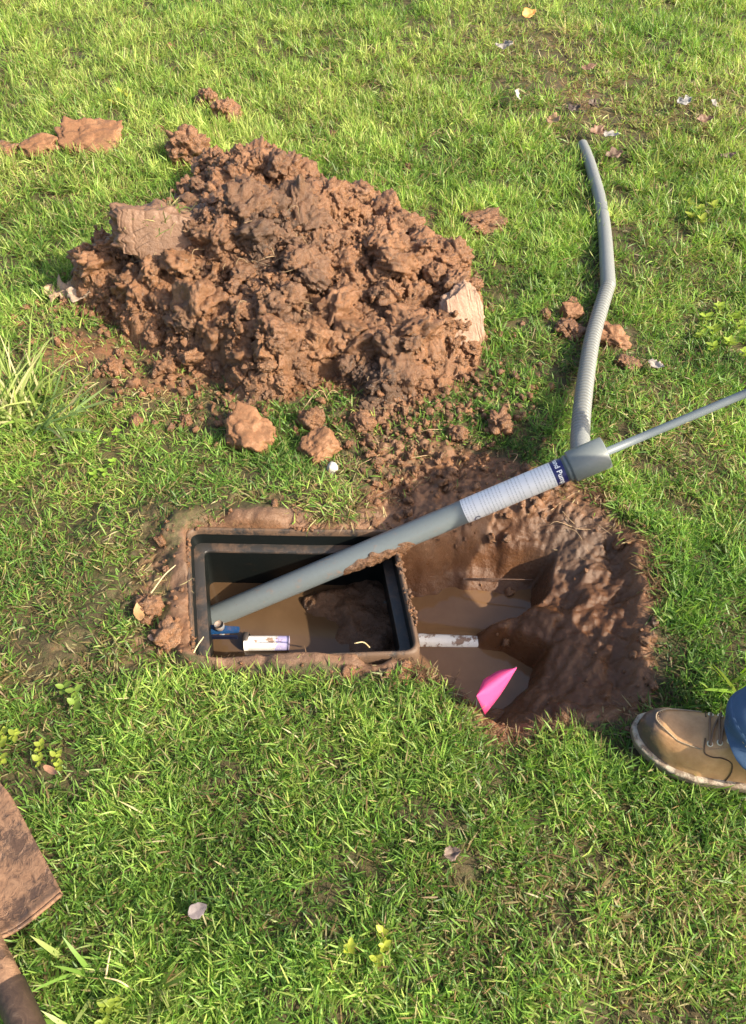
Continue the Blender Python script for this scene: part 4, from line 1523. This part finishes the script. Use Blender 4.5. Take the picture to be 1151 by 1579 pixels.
        strip([(0.0075, 0.0167), (0.0090, 0.0185), (0.0088, 0.0225), (0.0055, 0.0245), (-0.004, 0.0250)], welt_m, 'welt', False)

        def seam(sv, tv, r, mat, name, out=0.0012, dash=None):
            pts = upper_pt(np.asarray(sv), np.asarray(tv), out)
            pts = spline(pts, 60)
            if dash:
                parts = [tube_data(pts[k:k + 2], r, 5) for k in range(0, 58, 3)]
                v, fl = merge(parts)
            else:
                v, fl = tube_data(pts, r, 6)
            return mesh_np(name, place(mk(v), foot), fl, mat, bt)
        # apron stitching round the toe
        tv = np.linspace(0, 1, 15)
        sv = 0.30 - 0.235 * np.sin(np.pi * tv) ** 0.55
        th_ = 0.92 + (np.pi - 1.84) * tv
        seam(sv, th_, 0.0011, stitch_m, 'apron_seam', 0.002)
        sv2 = sv + 0.012
        seam(sv2, th_, 0.0006, stitch_m, 'apron_stitch', 0.0018, True)
        for side in (0, 1):
            g = (lambda a: a) if side == 0 else (lambda a: [np.pi - k for k in a])
            # quarter edge: from throat down, then round to the sole
            seam([0.315, 0.318, 0.33, 0.37, 0.42, 0.475, 0.495, 0.490], g([1.28, 1.02, 0.80, 0.66, 0.58, 0.40, 0.16, 0.0]), 0.0011, seam_m, 'quarter_seam', 0.0012)
            seam([0.34, 0.37, 0.44, 0.52], g([0.95, 0.93, 0.92, 0.90]), 0.0006, stitch_m, 'quarter_stitch', 0.0014, True)
        # eyelets and laces
        er = []
        for k, s_ in enumerate((0.340, 0.382, 0.424, 0.466)):
            for side in (1, -1):
                t_ = 1.12 if side > 0 else np.pi - 1.12
                c = upper_pt(np.array([s_]), np.array([t_]), 0.0022)[0]
                c2 = upper_pt(np.array([s_]), np.array([t_]), 0.0122)[0]
                nrm = (c2 - c) / np.linalg.norm(c2 - c)
                t1 = np.array([1.0, 0, 0]) - nrm * nrm[0]
                t1 /= np.linalg.norm(t1)
                t2 = np.cross(nrm, t1)
                a = np.linspace(0, 2 * np.pi, 15)[:-1]
                v = []
                for rr, hh in ((0.0052, -0.0004), (0.0048, 0.0012), (0.0036, 0.0014), (0.0024, 0.0002), (0.0022, -0.001)):
                    v.append(c + rr * (np.cos(a)[:, None] * t1 + np.sin(a)[:, None] * t2) + nrm * hh)
                v = np.concatenate(v)
                f_ = grid_faces(5, 14, wrap_v=True)
                mesh_np('eyelet', place(mk(v), foot), f_, eye_m, bt)
                er.append((c, c2))
        for k in range(4):
            a, b = er[2 * k], er[2 * k + 1]
            mid = upper_pt(np.array([0.340 + 0.042 * k - 0.012]), np.array([np.pi / 2]), 0.006)[0]
            pts = spline([a[0] - (a[1] - a[0]) * 0.2, a[0] * 0.7 + a[1] * 0.3 + (0.001, 0, 0), mid + (0, 0.012, 0), mid, mid - (0, 0.012, 0), b[0] * 0.7 + b[1] * 0.3, b[0] - (b[1] - b[0]) * 0.2], 26)
            v, fl = tube_data(pts, 0.0019, 8)
            mesh_np('lace', place(mk(v), foot), fl, lace_m, bt)
            if k < 3:
                c = er[2 * k + 3]
                pts = spline([a[0] - (a[1] - a[0]) * 0.1, a[1] * 0.5 + a[0] * 0.5, mid + (-0.006, 0.004, 0.002), c[0] * 0.5 + c[1] * 0.5, c[0]], 20)
                v, fl = tube_data(pts, 0.0017, 8)
                mesh_np('lace', place(mk(v), foot), fl, lace_m, bt)
        return bt

    # near boot: the toe tip sits at local x = L
    foot1 = np.array([toe[0] - ca * L, toe[1] - sa * L, 0.004]) - base
    build_boot(foot1)
    # other boot further right and behind, outside the picture
    foot2 = foot1 + np.array([0.22, 0.17, 0]) if False else None

    # jeans: one leg rising from the boot
    den = NB('blue_denim')
    w1 = den.noise(20, 5, 0.6)
    wv = den.n('ShaderNodeTexWave')
    wv.inputs['Scale'].default_value = 420
    wv.inputs['Distortion'].default_value = 2
    den.link(den.co, wv.inputs['Vector'])
    dc = den.ramp(w1, [(0.3, (0.020, 0.052, 0.115)), (0.7, (0.050, 0.108, 0.200))])
    dc = den.mix(den.math('MULTIPLY', wv.outputs['Fac'], 0.25), dc, (0.10, 0.17, 0.28))
    den.set(color=dc, rough=0.85, normal=den.bump(wv.outputs['Fac'], 0.15, 0.001))
    ank = np.array([(1 - 0.80) * L, 0.0, 0])
    kn = place(np.array([ank + (0.02, 0, 0.52)]), foot1)[0]
    an = place(np.array([ank + (0.0, 0, 0.10)]), foot1)[0]

    def leg(profile, mat, name, seed):
        """profile: (local x shift, y shift, z, rx, ry)"""
        pr = np.array(profile)
        n = 46
        k = np.linspace(0, len(pr) - 1, n)
        pp = np.stack([np.interp(k, range(len(pr)), pr[:, j]) for j in range(5)], 1)
        a = np.linspace(0, 2 * np.pi, 40, endpoint=False)
        A, K = np.meshgrid(a, np.arange(n))
        lean_x, lean_y = math.tan(R_(30)), math.tan(R_(-27))
        z0 = pp[0, 2]
        dz = (pp[:, 2] - z0)[:, None]
        ex = pp[:, 3][:, None] * np.cos(A)
        ey = pp[:, 4][:, None] * np.sin(A)
        xx = pp[:, 0][:, None] - lean_x * dz + ex
        yy = pp[:, 1][:, None] + lean_y * dz + ey
        zz = pp[:, 2][:, None] + 0.45 * ex
        fold = 0.007 * fbm(xx * 9, yy * 9, zz * 24, octv=3, seed=seed) + 0.004 * np.sin(zz * 120 + 2 * np.cos(A)) * sstep(0.26, 0.12, zz)
        xx = xx + fold * np.cos(A)
        yy = yy + fold * np.sin(A)
        zz = zz + fold * 0.5
        v = np.stack([xx.ravel(), yy.ravel(), zz.ravel()], 1)
        o = mesh_np(name, place(v, foot1), grid_faces(n, 40, wrap_v=True), mat, root)
        return o
    hx = 0.123
    jl = leg([(hx, 0, 0.092, 0.078, 0.066), (hx, 0, 0.094, 0.0785, 0.0665), (hx, 0, 0.118, 0.0785, 0.0665), (hx, 0, 0.120, 0.0768, 0.0648), (hx, 0, 0.20, 0.076, 0.066), (hx, 0, 0.32, 0.074, 0.070), (hx, 0, 0.45, 0.076, 0.074), (hx, 0, 0.56, 0.08, 0.08), (hx, 0, 0.66, 0.085, 0.085)], den.m, 'jeans', 301)
    aa = np.linspace(0, 2 * np.pi, 61)
    dash = []
    for k in range(0, 60, 1):
        pts = []
        for q in (aa[k], aa[k] + 0.055):
            ex, ey = 0.0800 * math.cos(q), 0.0680 * math.sin(q)
            dzz = 0.112 - 0.092
            pts.append([hx - math.tan(R_(30)) * dzz + ex, math.tan(R_(-27)) * dzz + ey, 0.112 + 0.45 * ex])
        dash.append(tube_data(place(np.array(pts), foot1), 0.0008, 5))
    v, fl = merge(dash)
    so_ = mesh_np('hem_stitching', v, fl, make_simple('denim_thread', (0.42, 0.33, 0.20), 0.7), jl)
    md = jl.modifiers.new('thickness', 'SOLIDIFY')
    md.thickness = 0.0022
    # hem stitching
    return root, foot1, ang, L


PERSON, FOOT, BANG, BLEN = build_person()


# ------------------------------------------------------------------ grass
def blades(px, py, pz, az, lean, bend, L, w, col, roll):
    """vectorised 3-segment blades; returns verts, faces(list), colours"""
    n = len(px)
    ts = np.array([0.0, 0.38, 0.72, 1.0])
    ws = np.array([0.75, 1.0, 0.72, 0.0])
    dirx, diry = np.cos(az), np.sin(az)
    sx, sy = -diry, dirx
    pos = np.stack([px, py, pz], 1)
    cur = pos.copy()
    V = np.zeros((n, 7, 3), np.float32)
    ang = lean.copy()
    prev = 0
    for k in range(4):
        if k:
            ds = (ts[k] - ts[k - 1]) * L
            ang = lean + bend * (ts[k] + ts[k - 1]) / 2
            cur = cur + np.stack([np.sin(ang) * dirx * ds, np.sin(ang) * diry * ds, np.cos(ang) * ds], 1)
        if k < 3:
            hw = (w * ws[k] * 0.5)[:, None]
            nz = np.sin(roll)[:, None]
            side = np.stack([sx, sy, 0 * sx], 1) * np.cos(roll)[:, None] + np.stack([-np.cos(ang) * dirx, -np.cos(ang) * diry, np.sin(ang)], 1) * nz
            V[:, 2 * k] = cur - side * hw
            V[:, 2 * k + 1] = cur + side * hw
        else:
            V[:, 6] = cur
    b = np.arange(n)[:, None] * 7
    q1 = b + np.array([[0, 1, 3, 2]])
    q2 = b + np.array([[2, 3, 5, 4]])
    t = b + np.array([[4, 5, 6]])
    C = np.repeat(col[:, None, :], 7, 1)
    return V.reshape(-1, 3), [np.concatenate([q1, q2]), t], C.reshape(-1, 3)


GREENS = np.array([(0.078, 0.168, 0.034), (0.145, 0.280, 0.048), (0.235, 0.375, 0.066), (0.365, 0.430, 0.115)])
STRAWS = np.array([(0.34, 0.28, 0.13), (0.27, 0.20, 0.085), (0.40, 0.36, 0.18), (0.20, 0.13, 0.065)])


def build_grass():
    rng = np.random.default_rng(5)
    def half(y):
        return 0.458 + 0.33 * y
    N = 2100000
    y = rng.uniform(-0.25, 8.6, N)
    x = rng.uniform(-5.0, 5.0, N)
    r = np.sqrt(x * x + y * y + CAM_H ** 2)
    dens = np.clip(15500 * (1.5 / r) ** 1.75, 1700, 15500)      # tufts per square metre
    hx = half(y)
    dens = dens * np.where(np.abs(x) < hx + 0.10, 1, np.where(np.abs(x) < hx + 0.55, 0.35, np.where(np.abs(x) < hx + 1.9, 0.22, 0)))
    dens = dens * np.where(y < 0.12, 0.4, 1) * np.where(y > 5.9, 0.5, 1)
    area = 8.85 * 10.0
    keep = rng.random(N) < dens * area / N
    x, y, r = x[keep], y[keep], r[keep]
    wob = 0.022 * fbm(x * 11, y * 11, octv=3, seed=21)
    bare = blobs(x, y, BARE)
    straw = blobs(x, y, STRAW)
    mudd = sdist(x, y, MUDFLAT) + wob
    pild = sdist(x, y, PILE) + 0.8 * wob
    clump = fbm(x * 14, y * 14, octv=3, seed=201)
    p = np.ones(len(x))
    p *= np.where(mudd > 0, np.where(mudd < 0.03, 0.38, np.where(mudd < 0.07, 0.14, 0.015)), 1)
    p *= np.where(sdist(x, y, PIT) > 0.0, 0, 1)
    p *= np.where(sdist(x, y, BOX_OUT) > -0.012, 0, 1)
    p *= np.where(pild > 0.0, 0.0, 1)
    p *= 1 - 0.80 * np.clip(bare * (1 + 0.9 * clump), 0, 1)
    p *= np.clip(0.90 + 0.80 * clump + 0.35 * fbm(x * 4, y * 4, octv=2, seed=202), 0.30, 1.2)
    # under boot, shovel and hose
    c0 = np.array([PERSON.location[0], PERSON.location[1]]) + FOOT[:2]
    d = np.array([math.cos(BANG), math.sin(BANG)])
    al = (x - c0[0]) * d[0] + (y - c0[1]) * d[1]
    ac = -(x - c0[0]) * d[1] + (y - c0[1]) * d[0]
    p *= np.where((al > -0.01) & (al < BLEN + 0.002) & (np.abs(ac) < 0.052), 0, 1)
    sl = np.array(SHOVEL.location)[:2]
    rz = SHOVEL.rotation_euler[2]
    sxl = (x - sl[0]) * math.cos(rz) + (y - sl[1]) * math.sin(rz)
    syl = -(x - sl[0]) * math.sin(rz) + (y - sl[1]) * math.cos(rz)
    onblade = (np.abs(sxl) < 0.118 * np.sqrt(np.clip(1 - (np.clip(syl - 0.14, 0, 1) / 0.22) ** 2, 0, 1))) & (syl > -0.008) & (syl < 0.36)
    onhandle = (np.abs(sxl) < 0.02) & (syl < 0)
    p *= np.where(onblade | onhandle, 0, 1)
    hp = np.array(HOSE_PATH + HOSE_FAR)[:, :2]
    dh = np.full(len(x), 9.0)
    for i in range(len(hp) - 1):
        a, b = hp[i], hp[i + 1]
        e = b - a
        t = np.clip(((x - a[0]) * e[0] + (y - a[1]) * e[1]) / (e @ e + 1e-9), 0, 1)
        dh = np.minimum(dh, np.hypot(x - a[0] - t * e[0], y - a[1] - t * e[1]))
    p *= np.where(dh < 0.022, 0, 1)
    for o in bpy.data.objects:
        if o.name.startswith(('clay_clod', 'pebble')):
            rr = 0.36 * max(o.dimensions[0], o.dimensions[1])
            p *= np.where(np.hypot(x - o.location[0], y - o.location[1]) < rr, 0, 1)
    k = rng.random(len(x)) < p
    x, y, r, bare, straw, clump = x[k], y[k], r[k], bare[k], straw[k], clump[k]
    edge = sstep(-0.035, 0.012, np.maximum(mudd[k], pild[k] - 0.02))
    straw = np.maximum(straw, 0.95 * edge)
    z = ground_z(x, y, False)
    nt = len(x)
    big = fbm(x * 1.3, y * 1.3, octv=3, seed=210)
    mid = fbm(x * 5, y * 5, octv=2, seed=211)
    far = sstep(2.0, 3.6, r)
    nb = 7
    T = np.repeat(np.arange(nt), nb)
    n = len(T)
    az = rng.uniform(0, 2 * np.pi, n)
    tuft_az = rng.uniform(0, 2 * np.pi, nt)[T]
    az = np.where(rng.random(n) < 0.45, tuft_az + rng.normal(0, 0.7, n), az)
    Lb = (0.031 + 0.009 * clump + 0.005 * mid)[T] * rng.uniform(0.5, 1.35, n)
    Lb = np.clip(Lb, 0.012, 0.095) * (1 + 0.75 * far[T]) * (1 - 0.35 * bare[T]) * (1 - 0.22 * straw[T])
    lean = np.clip(rng.normal(0.95, 0.36, n) + 0.35 * straw[T] - 0.12 * far[T], 0.05, 1.5)
    bend = rng.normal(0.35, 0.45, n)
    w = rng.uniform(0.0014, 0.0031, n) * (1 + 0.65 * sstep(1.6, 4.2, r)[T])
    roll = rng.normal(0, 0.55, n)
    bx = x[T] + rng.normal(0, 0.007, n)
    by = y[T] + rng.normal(0, 0.007, n)
    bz = z[T] - 0.003 + np.abs(rng.normal(0, 0.006, n))
    # colours
    g = np.clip(1.25 + 0.55 * big[T] + 0.55 * mid[T] + 0.35 * clump[T] + rng.normal(0, 0.75, n) + 0.85 * far[T], 0, 2.999)
    i = g.astype(int)
    fr = (g - i)[:, None]
    col = GREENS[i] * (1 - fr) + GREENS[np.minimum(i + 1, 3)] * fr
    ps = 0.065 + 0.80 * straw[T] + 0.35 * bare[T] + 0.08 * far[T] - 0.05 * mid[T] + 0.06 * big[T]
    st = rng.random(n) < ps
    col = np.where(st[:, None], STRAWS[rng.integers(0, 4, n)], col)
    half_ = (rng.random(n) < 0.10)[:, None]
    col = np.where(half_ & ~st[:, None], col * 0.5 + np.array([0.2, 0.19, 0.07]) * 0.5, col)
    col = col * (rng.uniform(0.62, 1.22, n) * np.clip(1 + 0.16 * mid[T] + 0.12 * clump[T], 0.7, 1.25))[:, None]
    lean = np.where(st, lean + 0.3, lean)
    lean = np.minimum(lean + 0.45 * edge[T], 1.52)
    muddy = (rng.random(n) < 0.65 * edge[T])[:, None]
    col = np.where(muddy, np.array([0.17, 0.10, 0.055]) * rng.uniform(0.6, 1.4, n)[:, None], col)
    v, fl, c = blades(bx, by, bz, az, lean, bend, Lb, w, col, roll)
    o = mesh_np('grass', v, fl, M['grass'], attrs={'col': c})
    tag(o, 'short green lawn grass mixed with dry straw blades', 'grass', kind='stuff')
    print('grass blades', n)


build_grass()


# ------------------------------------------------------------------ tufts of tall grass, weeds, dead leaves
def tuft(label, px, py, n, Lr, wr, lean, greens, seed, spread=0.03, bias=None, lift=None):
    rng = np.random.default_rng(seed)
    p = on(px, py) if lift is None else at(px, py, lift)
    az = rng.uniform(0, 2 * np.pi, n) if bias is None else rng.normal(bias[0], bias[1], n)
    col = np.array(greens)[rng.integers(0, len(greens), n)] * rng.uniform(0.8, 1.2, n)[:, None]
    v, fl, c = blades(rng.normal(0, spread, n), rng.normal(0, spread, n), np.zeros(n) - 0.002, az, np.clip(rng.normal(lean, 0.3, n), 0.1, 1.45), rng.normal(0.5, 0.4, n),
                      rng.uniform(*Lr, n), rng.uniform(*wr, n), col, rng.normal(0, 0.5, n))
    o = mesh_np('grass_tuft', v, fl, M['leafg'], attrs={'col': c})
    o.location = p
    return tag(o, label, 'grass tuft', 'taller grass tufts in the lawn')


G1 = [(0.17, 0.27, 0.05), (0.25, 0.34, 0.08), (0.34, 0.40, 0.14), (0.46, 0.43, 0.22), (0.30, 0.38, 0.10)]
tuft('tall coarse grass tuft with pale upright blades at the left edge', 18, 640, 150, (0.10, 0.27), (0.004, 0.008), 0.6, G1, 1, 0.045)
tuft('flattened wide-bladed grass tuft beside the tall coarse one', 70, 655, 46, (0.10, 0.22), (0.006, 0.010), 1.25, [(0.13, 0.21, 0.08), (0.18, 0.26, 0.09), (0.40, 0.36, 0.19)], 2, 0.03, (-0.1, 0.8))
tuft('broad pale grass tuft at the bottom edge near the shovel handle', 155, 1530, 24, (0.045, 0.085), (0.005, 0.009), 0.95, [(0.16, 0.26, 0.05), (0.25, 0.31, 0.09), (0.42, 0.40, 0.20)], 3, 0.03)
tuft('single upright grass sprig right of the shovel', 136, 1500, 6, (0.06, 0.10), (0.0045, 0.007), 0.35, [(0.16, 0.28, 0.05)], 4, 0.006)
tuft('bright tall grass blades at the right edge above the boot', 1140, 1055, 12, (0.06, 0.13), (0.005, 0.008), 0.45, [(0.20, 0.34, 0.04), (0.26, 0.36, 0.05)], 5, 0.02)
tuft('pale loose grass tuft in the far lawn right of the hose end', 1022, 252, 26, (0.08, 0.17), (0.006, 0.009), 0.8, [(0.16, 0.25, 0.04), (0.30, 0.33, 0.10)], 6, 0.04)
tuft('leaning dry grass tuft beside the bottom grass tuft', 235, 1530, 22, (0.05, 0.10), (0.004, 0.007), 1.15, [(0.40, 0.37, 0.16), (0.18, 0.27, 0.05)], 7, 0.005, (0.2, 1.2))
tuft('bushy green grass tuft at the top left corner', 20, 62, 60, (0.06, 0.14), (0.006, 0.010), 0.8, [(0.13, 0.23, 0.03), (0.19, 0.28, 0.04)], 8, 0.08)
tuft('yellow-green grass tuft growing on the sod block', 245, 330, 60, (0.03, 0.065), (0.003, 0.005), 1.0, [(0.14, 0.22, 0.04), (0.38, 0.33, 0.15)], 9, 0.045, None, bpy.data.objects['sod_clump'].location[2] + 0.065)


def leaf_data(L, w, fold=0.25, curl=0.15, n=9, m=5, seed=0, ragged=0.0):
    u = np.linspace(0, 1, n)
    s = np.linspace(-1, 1, m)
    U, S = np.meshgrid(u, s, indexing='ij')
    wid = w * np.sin(np.pi * np.clip(U, 0.0, 1) ** 0.8) ** 0.8 * 0.5 + 0.0004
    if ragged:
        wid = wid * (1 + ragged * vnoise(U * 9 + seed, S * 2.0, seed=seed))
    X = U * L
    Y = S * wid
    Z = np.abs(S) * wid * fold + curl * L * (U - 0.5) ** 2 * 4 * 0.3
    if ragged:
        Z = Z + ragged * 0.25 * w * fbm(U * 4 + seed, S * 1.5, octv=2, seed=seed + 3)
    return np.stack([X.ravel(), Y.ravel(), Z.ravel()], 1), grid_faces(n, m)


def weed(label, spots, col, seed, size=(0.010, 0.018), per=5):
    rng = np.random.default_rng(seed)
    c0 = on(*spots[0])
    root = thing('weed_plant', label, 'weed', tuple(c0), 0, 'broad-leaved weeds in the lawn')
    for (px, py) in spots:
        parts, cols = [], []
        b = on(px, py) - c0
        h = rng.uniform(0.022, 0.036)
        tip = b + np.array([rng.normal(0, 0.006), rng.normal(0, 0.006), h])
        parts.append(tube_data(spline([b, (b + tip) / 2 + rng.normal(0, 0.003, 3), tip], 6), 0.0009, 5))
        cols.append(np.repeat(np.array([[0.16, 0.12, 0.05]]), len(parts[0][0]), 0))
        for k in range(per):
            L = rng.uniform(*size)
            v, f = leaf_data(L, L * 0.62, 0.25, 0.2, 7, 5)
            a = k * 2.4 + rng.uniform(0, 1)
            tl = -rng.uniform(0.05, 0.6)
            Rm = np.array(Matrix.Rotation(a, 3, 'Z') @ Matrix.Rotation(tl, 3, 'Y'))
            v = v @ Rm.T + tip - np.array([0, 0, 0.005 * (k // 2)])
            parts.append((v, [f]))
            cols.append(np.repeat((np.array(col) * rng.uniform(0.75, 1.25))[None], len(v), 0))
        v, fl = merge(parts)
        mesh_np('sprig', v, fl, M['leafg'], root, attrs={'col': np.concatenate(cols)})


YG = (0.30, 0.36, 0.05)
weed('yellow-green round-leaved weed above the shovel blade', [(60, 1165), (75, 1175), (88, 1180), (95, 1190), (35, 1140), (25, 1152), (5, 1150), (8, 1180)], YG, 11, (0.010, 0.017))
weed('small bright weed in the grass below the flattened tuft', [(150, 680), (185, 682), (172, 695), (178, 725), (165, 738), (155, 740)], (0.24, 0.38, 0.05), 12, (0.010, 0.018))
weed('yellow weed sprig in the foreground grass near the bottom centre', [(560, 1475), (572, 1480), (588, 1448), (600, 1465)], (0.34, 0.38, 0.05), 13, (0.008, 0.014))
weed('leafy green weed at the top edge of the lawn', [(520, 8), (535, 3), (550, 10), (545, 18), (528, 16)], (0.18, 0.28, 0.04), 14, (0.03, 0.05), 6)
weed('broad patch of yellow-green weed in the lawn right of the hose', [(1080, 500), (1100, 520), (1120, 540), (1095, 545), (1135, 515), (1110, 490), (1140, 555), (1075, 530), (1125, 500)], (0.24, 0.32, 0.04), 15, (0.016, 0.030), 7)
weed('low pale weed in the far lawn above the yellow-green patch', [(1075, 335), (1085, 350), (1068, 345), (1092, 330), (1060, 325)], (0.28, 0.33, 0.05), 16, (0.018, 0.032), 6)
weed('yellow weed clump in the far left grass', [(190, 155), (200, 165), (182, 168)], (0.34, 0.36, 0.05), 17, (0.02, 0.035), 6)
weed('green two-leaved weed at the left below the bare patch', [(110, 1075), (122, 1080), (118, 1090)], (0.16, 0.24, 0.04), 18, (0.014, 0.022), 4)
weed('light green broad weed beside the bottom grass tuft', [(165, 1560), (175, 1570), (185, 1555)], (0.26, 0.33, 0.05), 19, (0.009, 0.016), 5)


def dead_leaf(label, px, py, L, w, rot, tilt, col, seed, ragged=0.5, dz=0.02, cat='dead leaf', group='dead leaves on the lawn'):
    v, f = leaf_data(L, w, 0.35, 0.5, 16, 11, seed, ragged)
    v = v - np.array([L / 2, 0, 0])
    b = bpy.data.materials.get('leaf_%02x%02x%02x' % tuple(int(c * 255) for c in col))
    if b is None:
        nb = NB('leaf_%02x%02x%02x' % tuple(int(c * 255) for c in col))
        n1 = nb.noise(60, 5, 0.6)
        cc = nb.ramp(n1, [(0.3, tuple(c * 0.7 for c in col)), (0.7, tuple(min(1, c * 1.2) for c in col))])
        b = nb.set(color=cc, rough=0.6, normal=nb.bump(n1, 0.3, 0.003))
    o = mesh_np('dead_leaf', v, f, b)
    p = surf(px, py)
    o.location = (p[0], p[1], p[2] + dz)
    o.rotation_euler = (tilt, -0.15, rot)
    md = o.modifiers.new('thickness', 'SOLIDIFY')
    md.thickness = 0.0005
    return tag(o, label, cat, group)


TAN = (0.33, 0.22, 0.14)
GRY = (0.23, 0.21, 0.19)
WHT = (0.34, 0.32, 0.29)
BRN = (0.16, 0.09, 0.055)
ORG = (0.55, 0.28, 0.08)
dead_leaf('large crumpled tan dead leaf left of the heap', 100, 460, 0.115, 0.075, 0.1, 0.35, TAN, 1, 0.7)
dead_leaf('grey-brown dead leaf half hidden at the left foot of the heap', 128, 465, 0.085, 0.055, -0.3, 0.2, (0.36, 0.27, 0.20), 2, 0.6)
dead_leaf('grey dead leaf in the foreground grass', 310, 1411, 0.030, 0.022, 0.5, 0.5, (0.15, 0.125, 0.13), 3, 0.15, 0.028)
dead_leaf('white folded dead leaf standing in grass beyond the hose end', 794, 165, 0.075, 0.035, 1.4, 0.8, WHT, 4, 0.4, 0.05)
dead_leaf('orange dead leaf in the far grass at the top', 813, 40, 0.085, 0.06, 0.4, 0.5, ORG, 5, 0.3, 0.055)
dead_leaf('grey dead leaf in the far grass below the orange one', 776, 88, 0.09, 0.05, -0.2, 0.4, GRY, 6, 0.6, 0.05)
dead_leaf('brown dead leaf in far grass right of centre', 905, 121, 0.075, 0.045, 0.2, 0.3, BRN, 7, 0.5, 0.045)
dead_leaf('white dead leaf lying right of the hose end', 940, 226, 0.075, 0.035, -0.7, 0.3, WHT, 8, 0.5, 0.045)
dead_leaf('brown dead leaf touching the hose end', 918, 216, 0.08, 0.05, 0.6, 0.3, BRN, 9, 0.5, 0.035)
dead_leaf('dark brown dead leaf below the white one by the hose end', 943, 255, 0.07, 0.045, 0.1, 0.4, (0.12, 0.075, 0.05), 10, 0.5, 0.04)
dead_leaf('tan oval dead leaf left of the hose end', 853, 203, 0.07, 0.05, -1.0, 0.5, (0.32, 0.20, 0.11), 11, 0.3, 0.045)
dead_leaf('black and white dead leaf in far grass at the right', 1050, 174, 0.075, 0.045, 0.4, 0.5, (0.20, 0.20, 0.20), 12, 0.7, 0.045)
dead_leaf('grey dead leaf right of the black and white one', 1095, 177, 0.05, 0.04, 1.2, 0.6, GRY, 13, 0.4, 0.045)
dead_leaf('brown dead leaf in grass below the two far right leaves', 1082, 202, 0.07, 0.04, 0.0, 0.3, BRN, 14, 0.5, 0.045)
dead_leaf('dark dead leaf on the bare spot beyond the hose', 882, 180, 0.07, 0.05, 0.3, 0.2, (0.07, 0.05, 0.04), 15, 0.7, 0.03)
dead_leaf('dark curled leaf beside the dark one on the bare spot', 912, 172, 0.06, 0.04, 1.2, 0.2, (0.08, 0.055, 0.04), 16, 0.7, 0.03)
dead_leaf('small brown dead leaf at the far right edge of lawn', 1118, 255, 0.065, 0.035, 0.2, 0.2, (0.10, 0.065, 0.05), 17, 0.5, 0.035)
dead_leaf('pale curled leaf in grass right of the corrugated hose', 1008, 577, 0.05, 0.022, -0.9, 0.3, (0.44, 0.38, 0.32), 18, 0.5, 0.03)
dead_leaf('yellow-brown oval leaf on the mud left of the valve box', 217, 955, 0.042, 0.020, 1.9, 0.4, (0.34, 0.20, 0.09), 19, 0.1, 0.022)
dead_leaf('pinkish dead leaf on the mud at the near left of the valve box', 243, 990, 0.028, 0.014, 0.1, 0.2, (0.46, 0.28, 0.19), 20, 0.2, 0.018)
dead_leaf('tiny brown leaf lying in the grass at the left of the shovel weed', 88, 1200, 0.035, 0.010, -0.5, 0.2, (0.33, 0.17, 0.10), 21, 0.2, 0.03)
dead_leaf('small grey-brown leaf in trampled grass at lower centre', 697, 1322, 0.028, 0.018, 0.2, 0.1, (0.16, 0.11, 0.085), 22, 0.4, 0.016)


def build_twigs():
    a, b = at(715, 893, -0.115), at(822, 894, -0.095)
    v, fl = tube_data(spline([a, a * 0.6 + b * 0.4 + (0, -0.002, 0.004), b], 12), np.linspace(0.0024, 0.0011, 12), 7)
    o = mesh_np('twig', v, fl, make_simple('twig_bark', (0.10, 0.055, 0.035), 0.6))
    tag(o, 'thin dark twig lying across the upper puddle of the pit', 'twig', 'twigs and stalks')
    for k, (q, lab) in enumerate([([(178, 1475), (165, 1520)], 'dry pale stalk on the grass right of the shovel handle'), ([(170, 1515), (208, 1530)], 'short dry stalk crossing the other below the shovel'),
                                  ([(275, 885), (235, 920)], 'dry stalk leaning on the left rim of the valve box'), ([(318, 995), (292, 1030)], 'dry stalk at the near left corner of the valve box'),
                                  ([(548, 1005), (570, 1003)], 'bent dry stalk on the near rim of the valve box')]):
        a, b = on(*q[0], 0.03), on(*q[1], 0.012)
        v, fl = tube_data(spline([a, (a + b) / 2 + (0.002, 0.002, 0.008), b], 10), np.linspace(0.0011, 0.0017, 10), 6)
        o = mesh_np('dry_stalk', v, fl, M['straw'])
        tag(o, lab, 'dry stalk', 'twigs and stalks')


M['straw'] = make_simple('straw_stalk', (0.52, 0.42, 0.24), 0.6)
build_twigs()
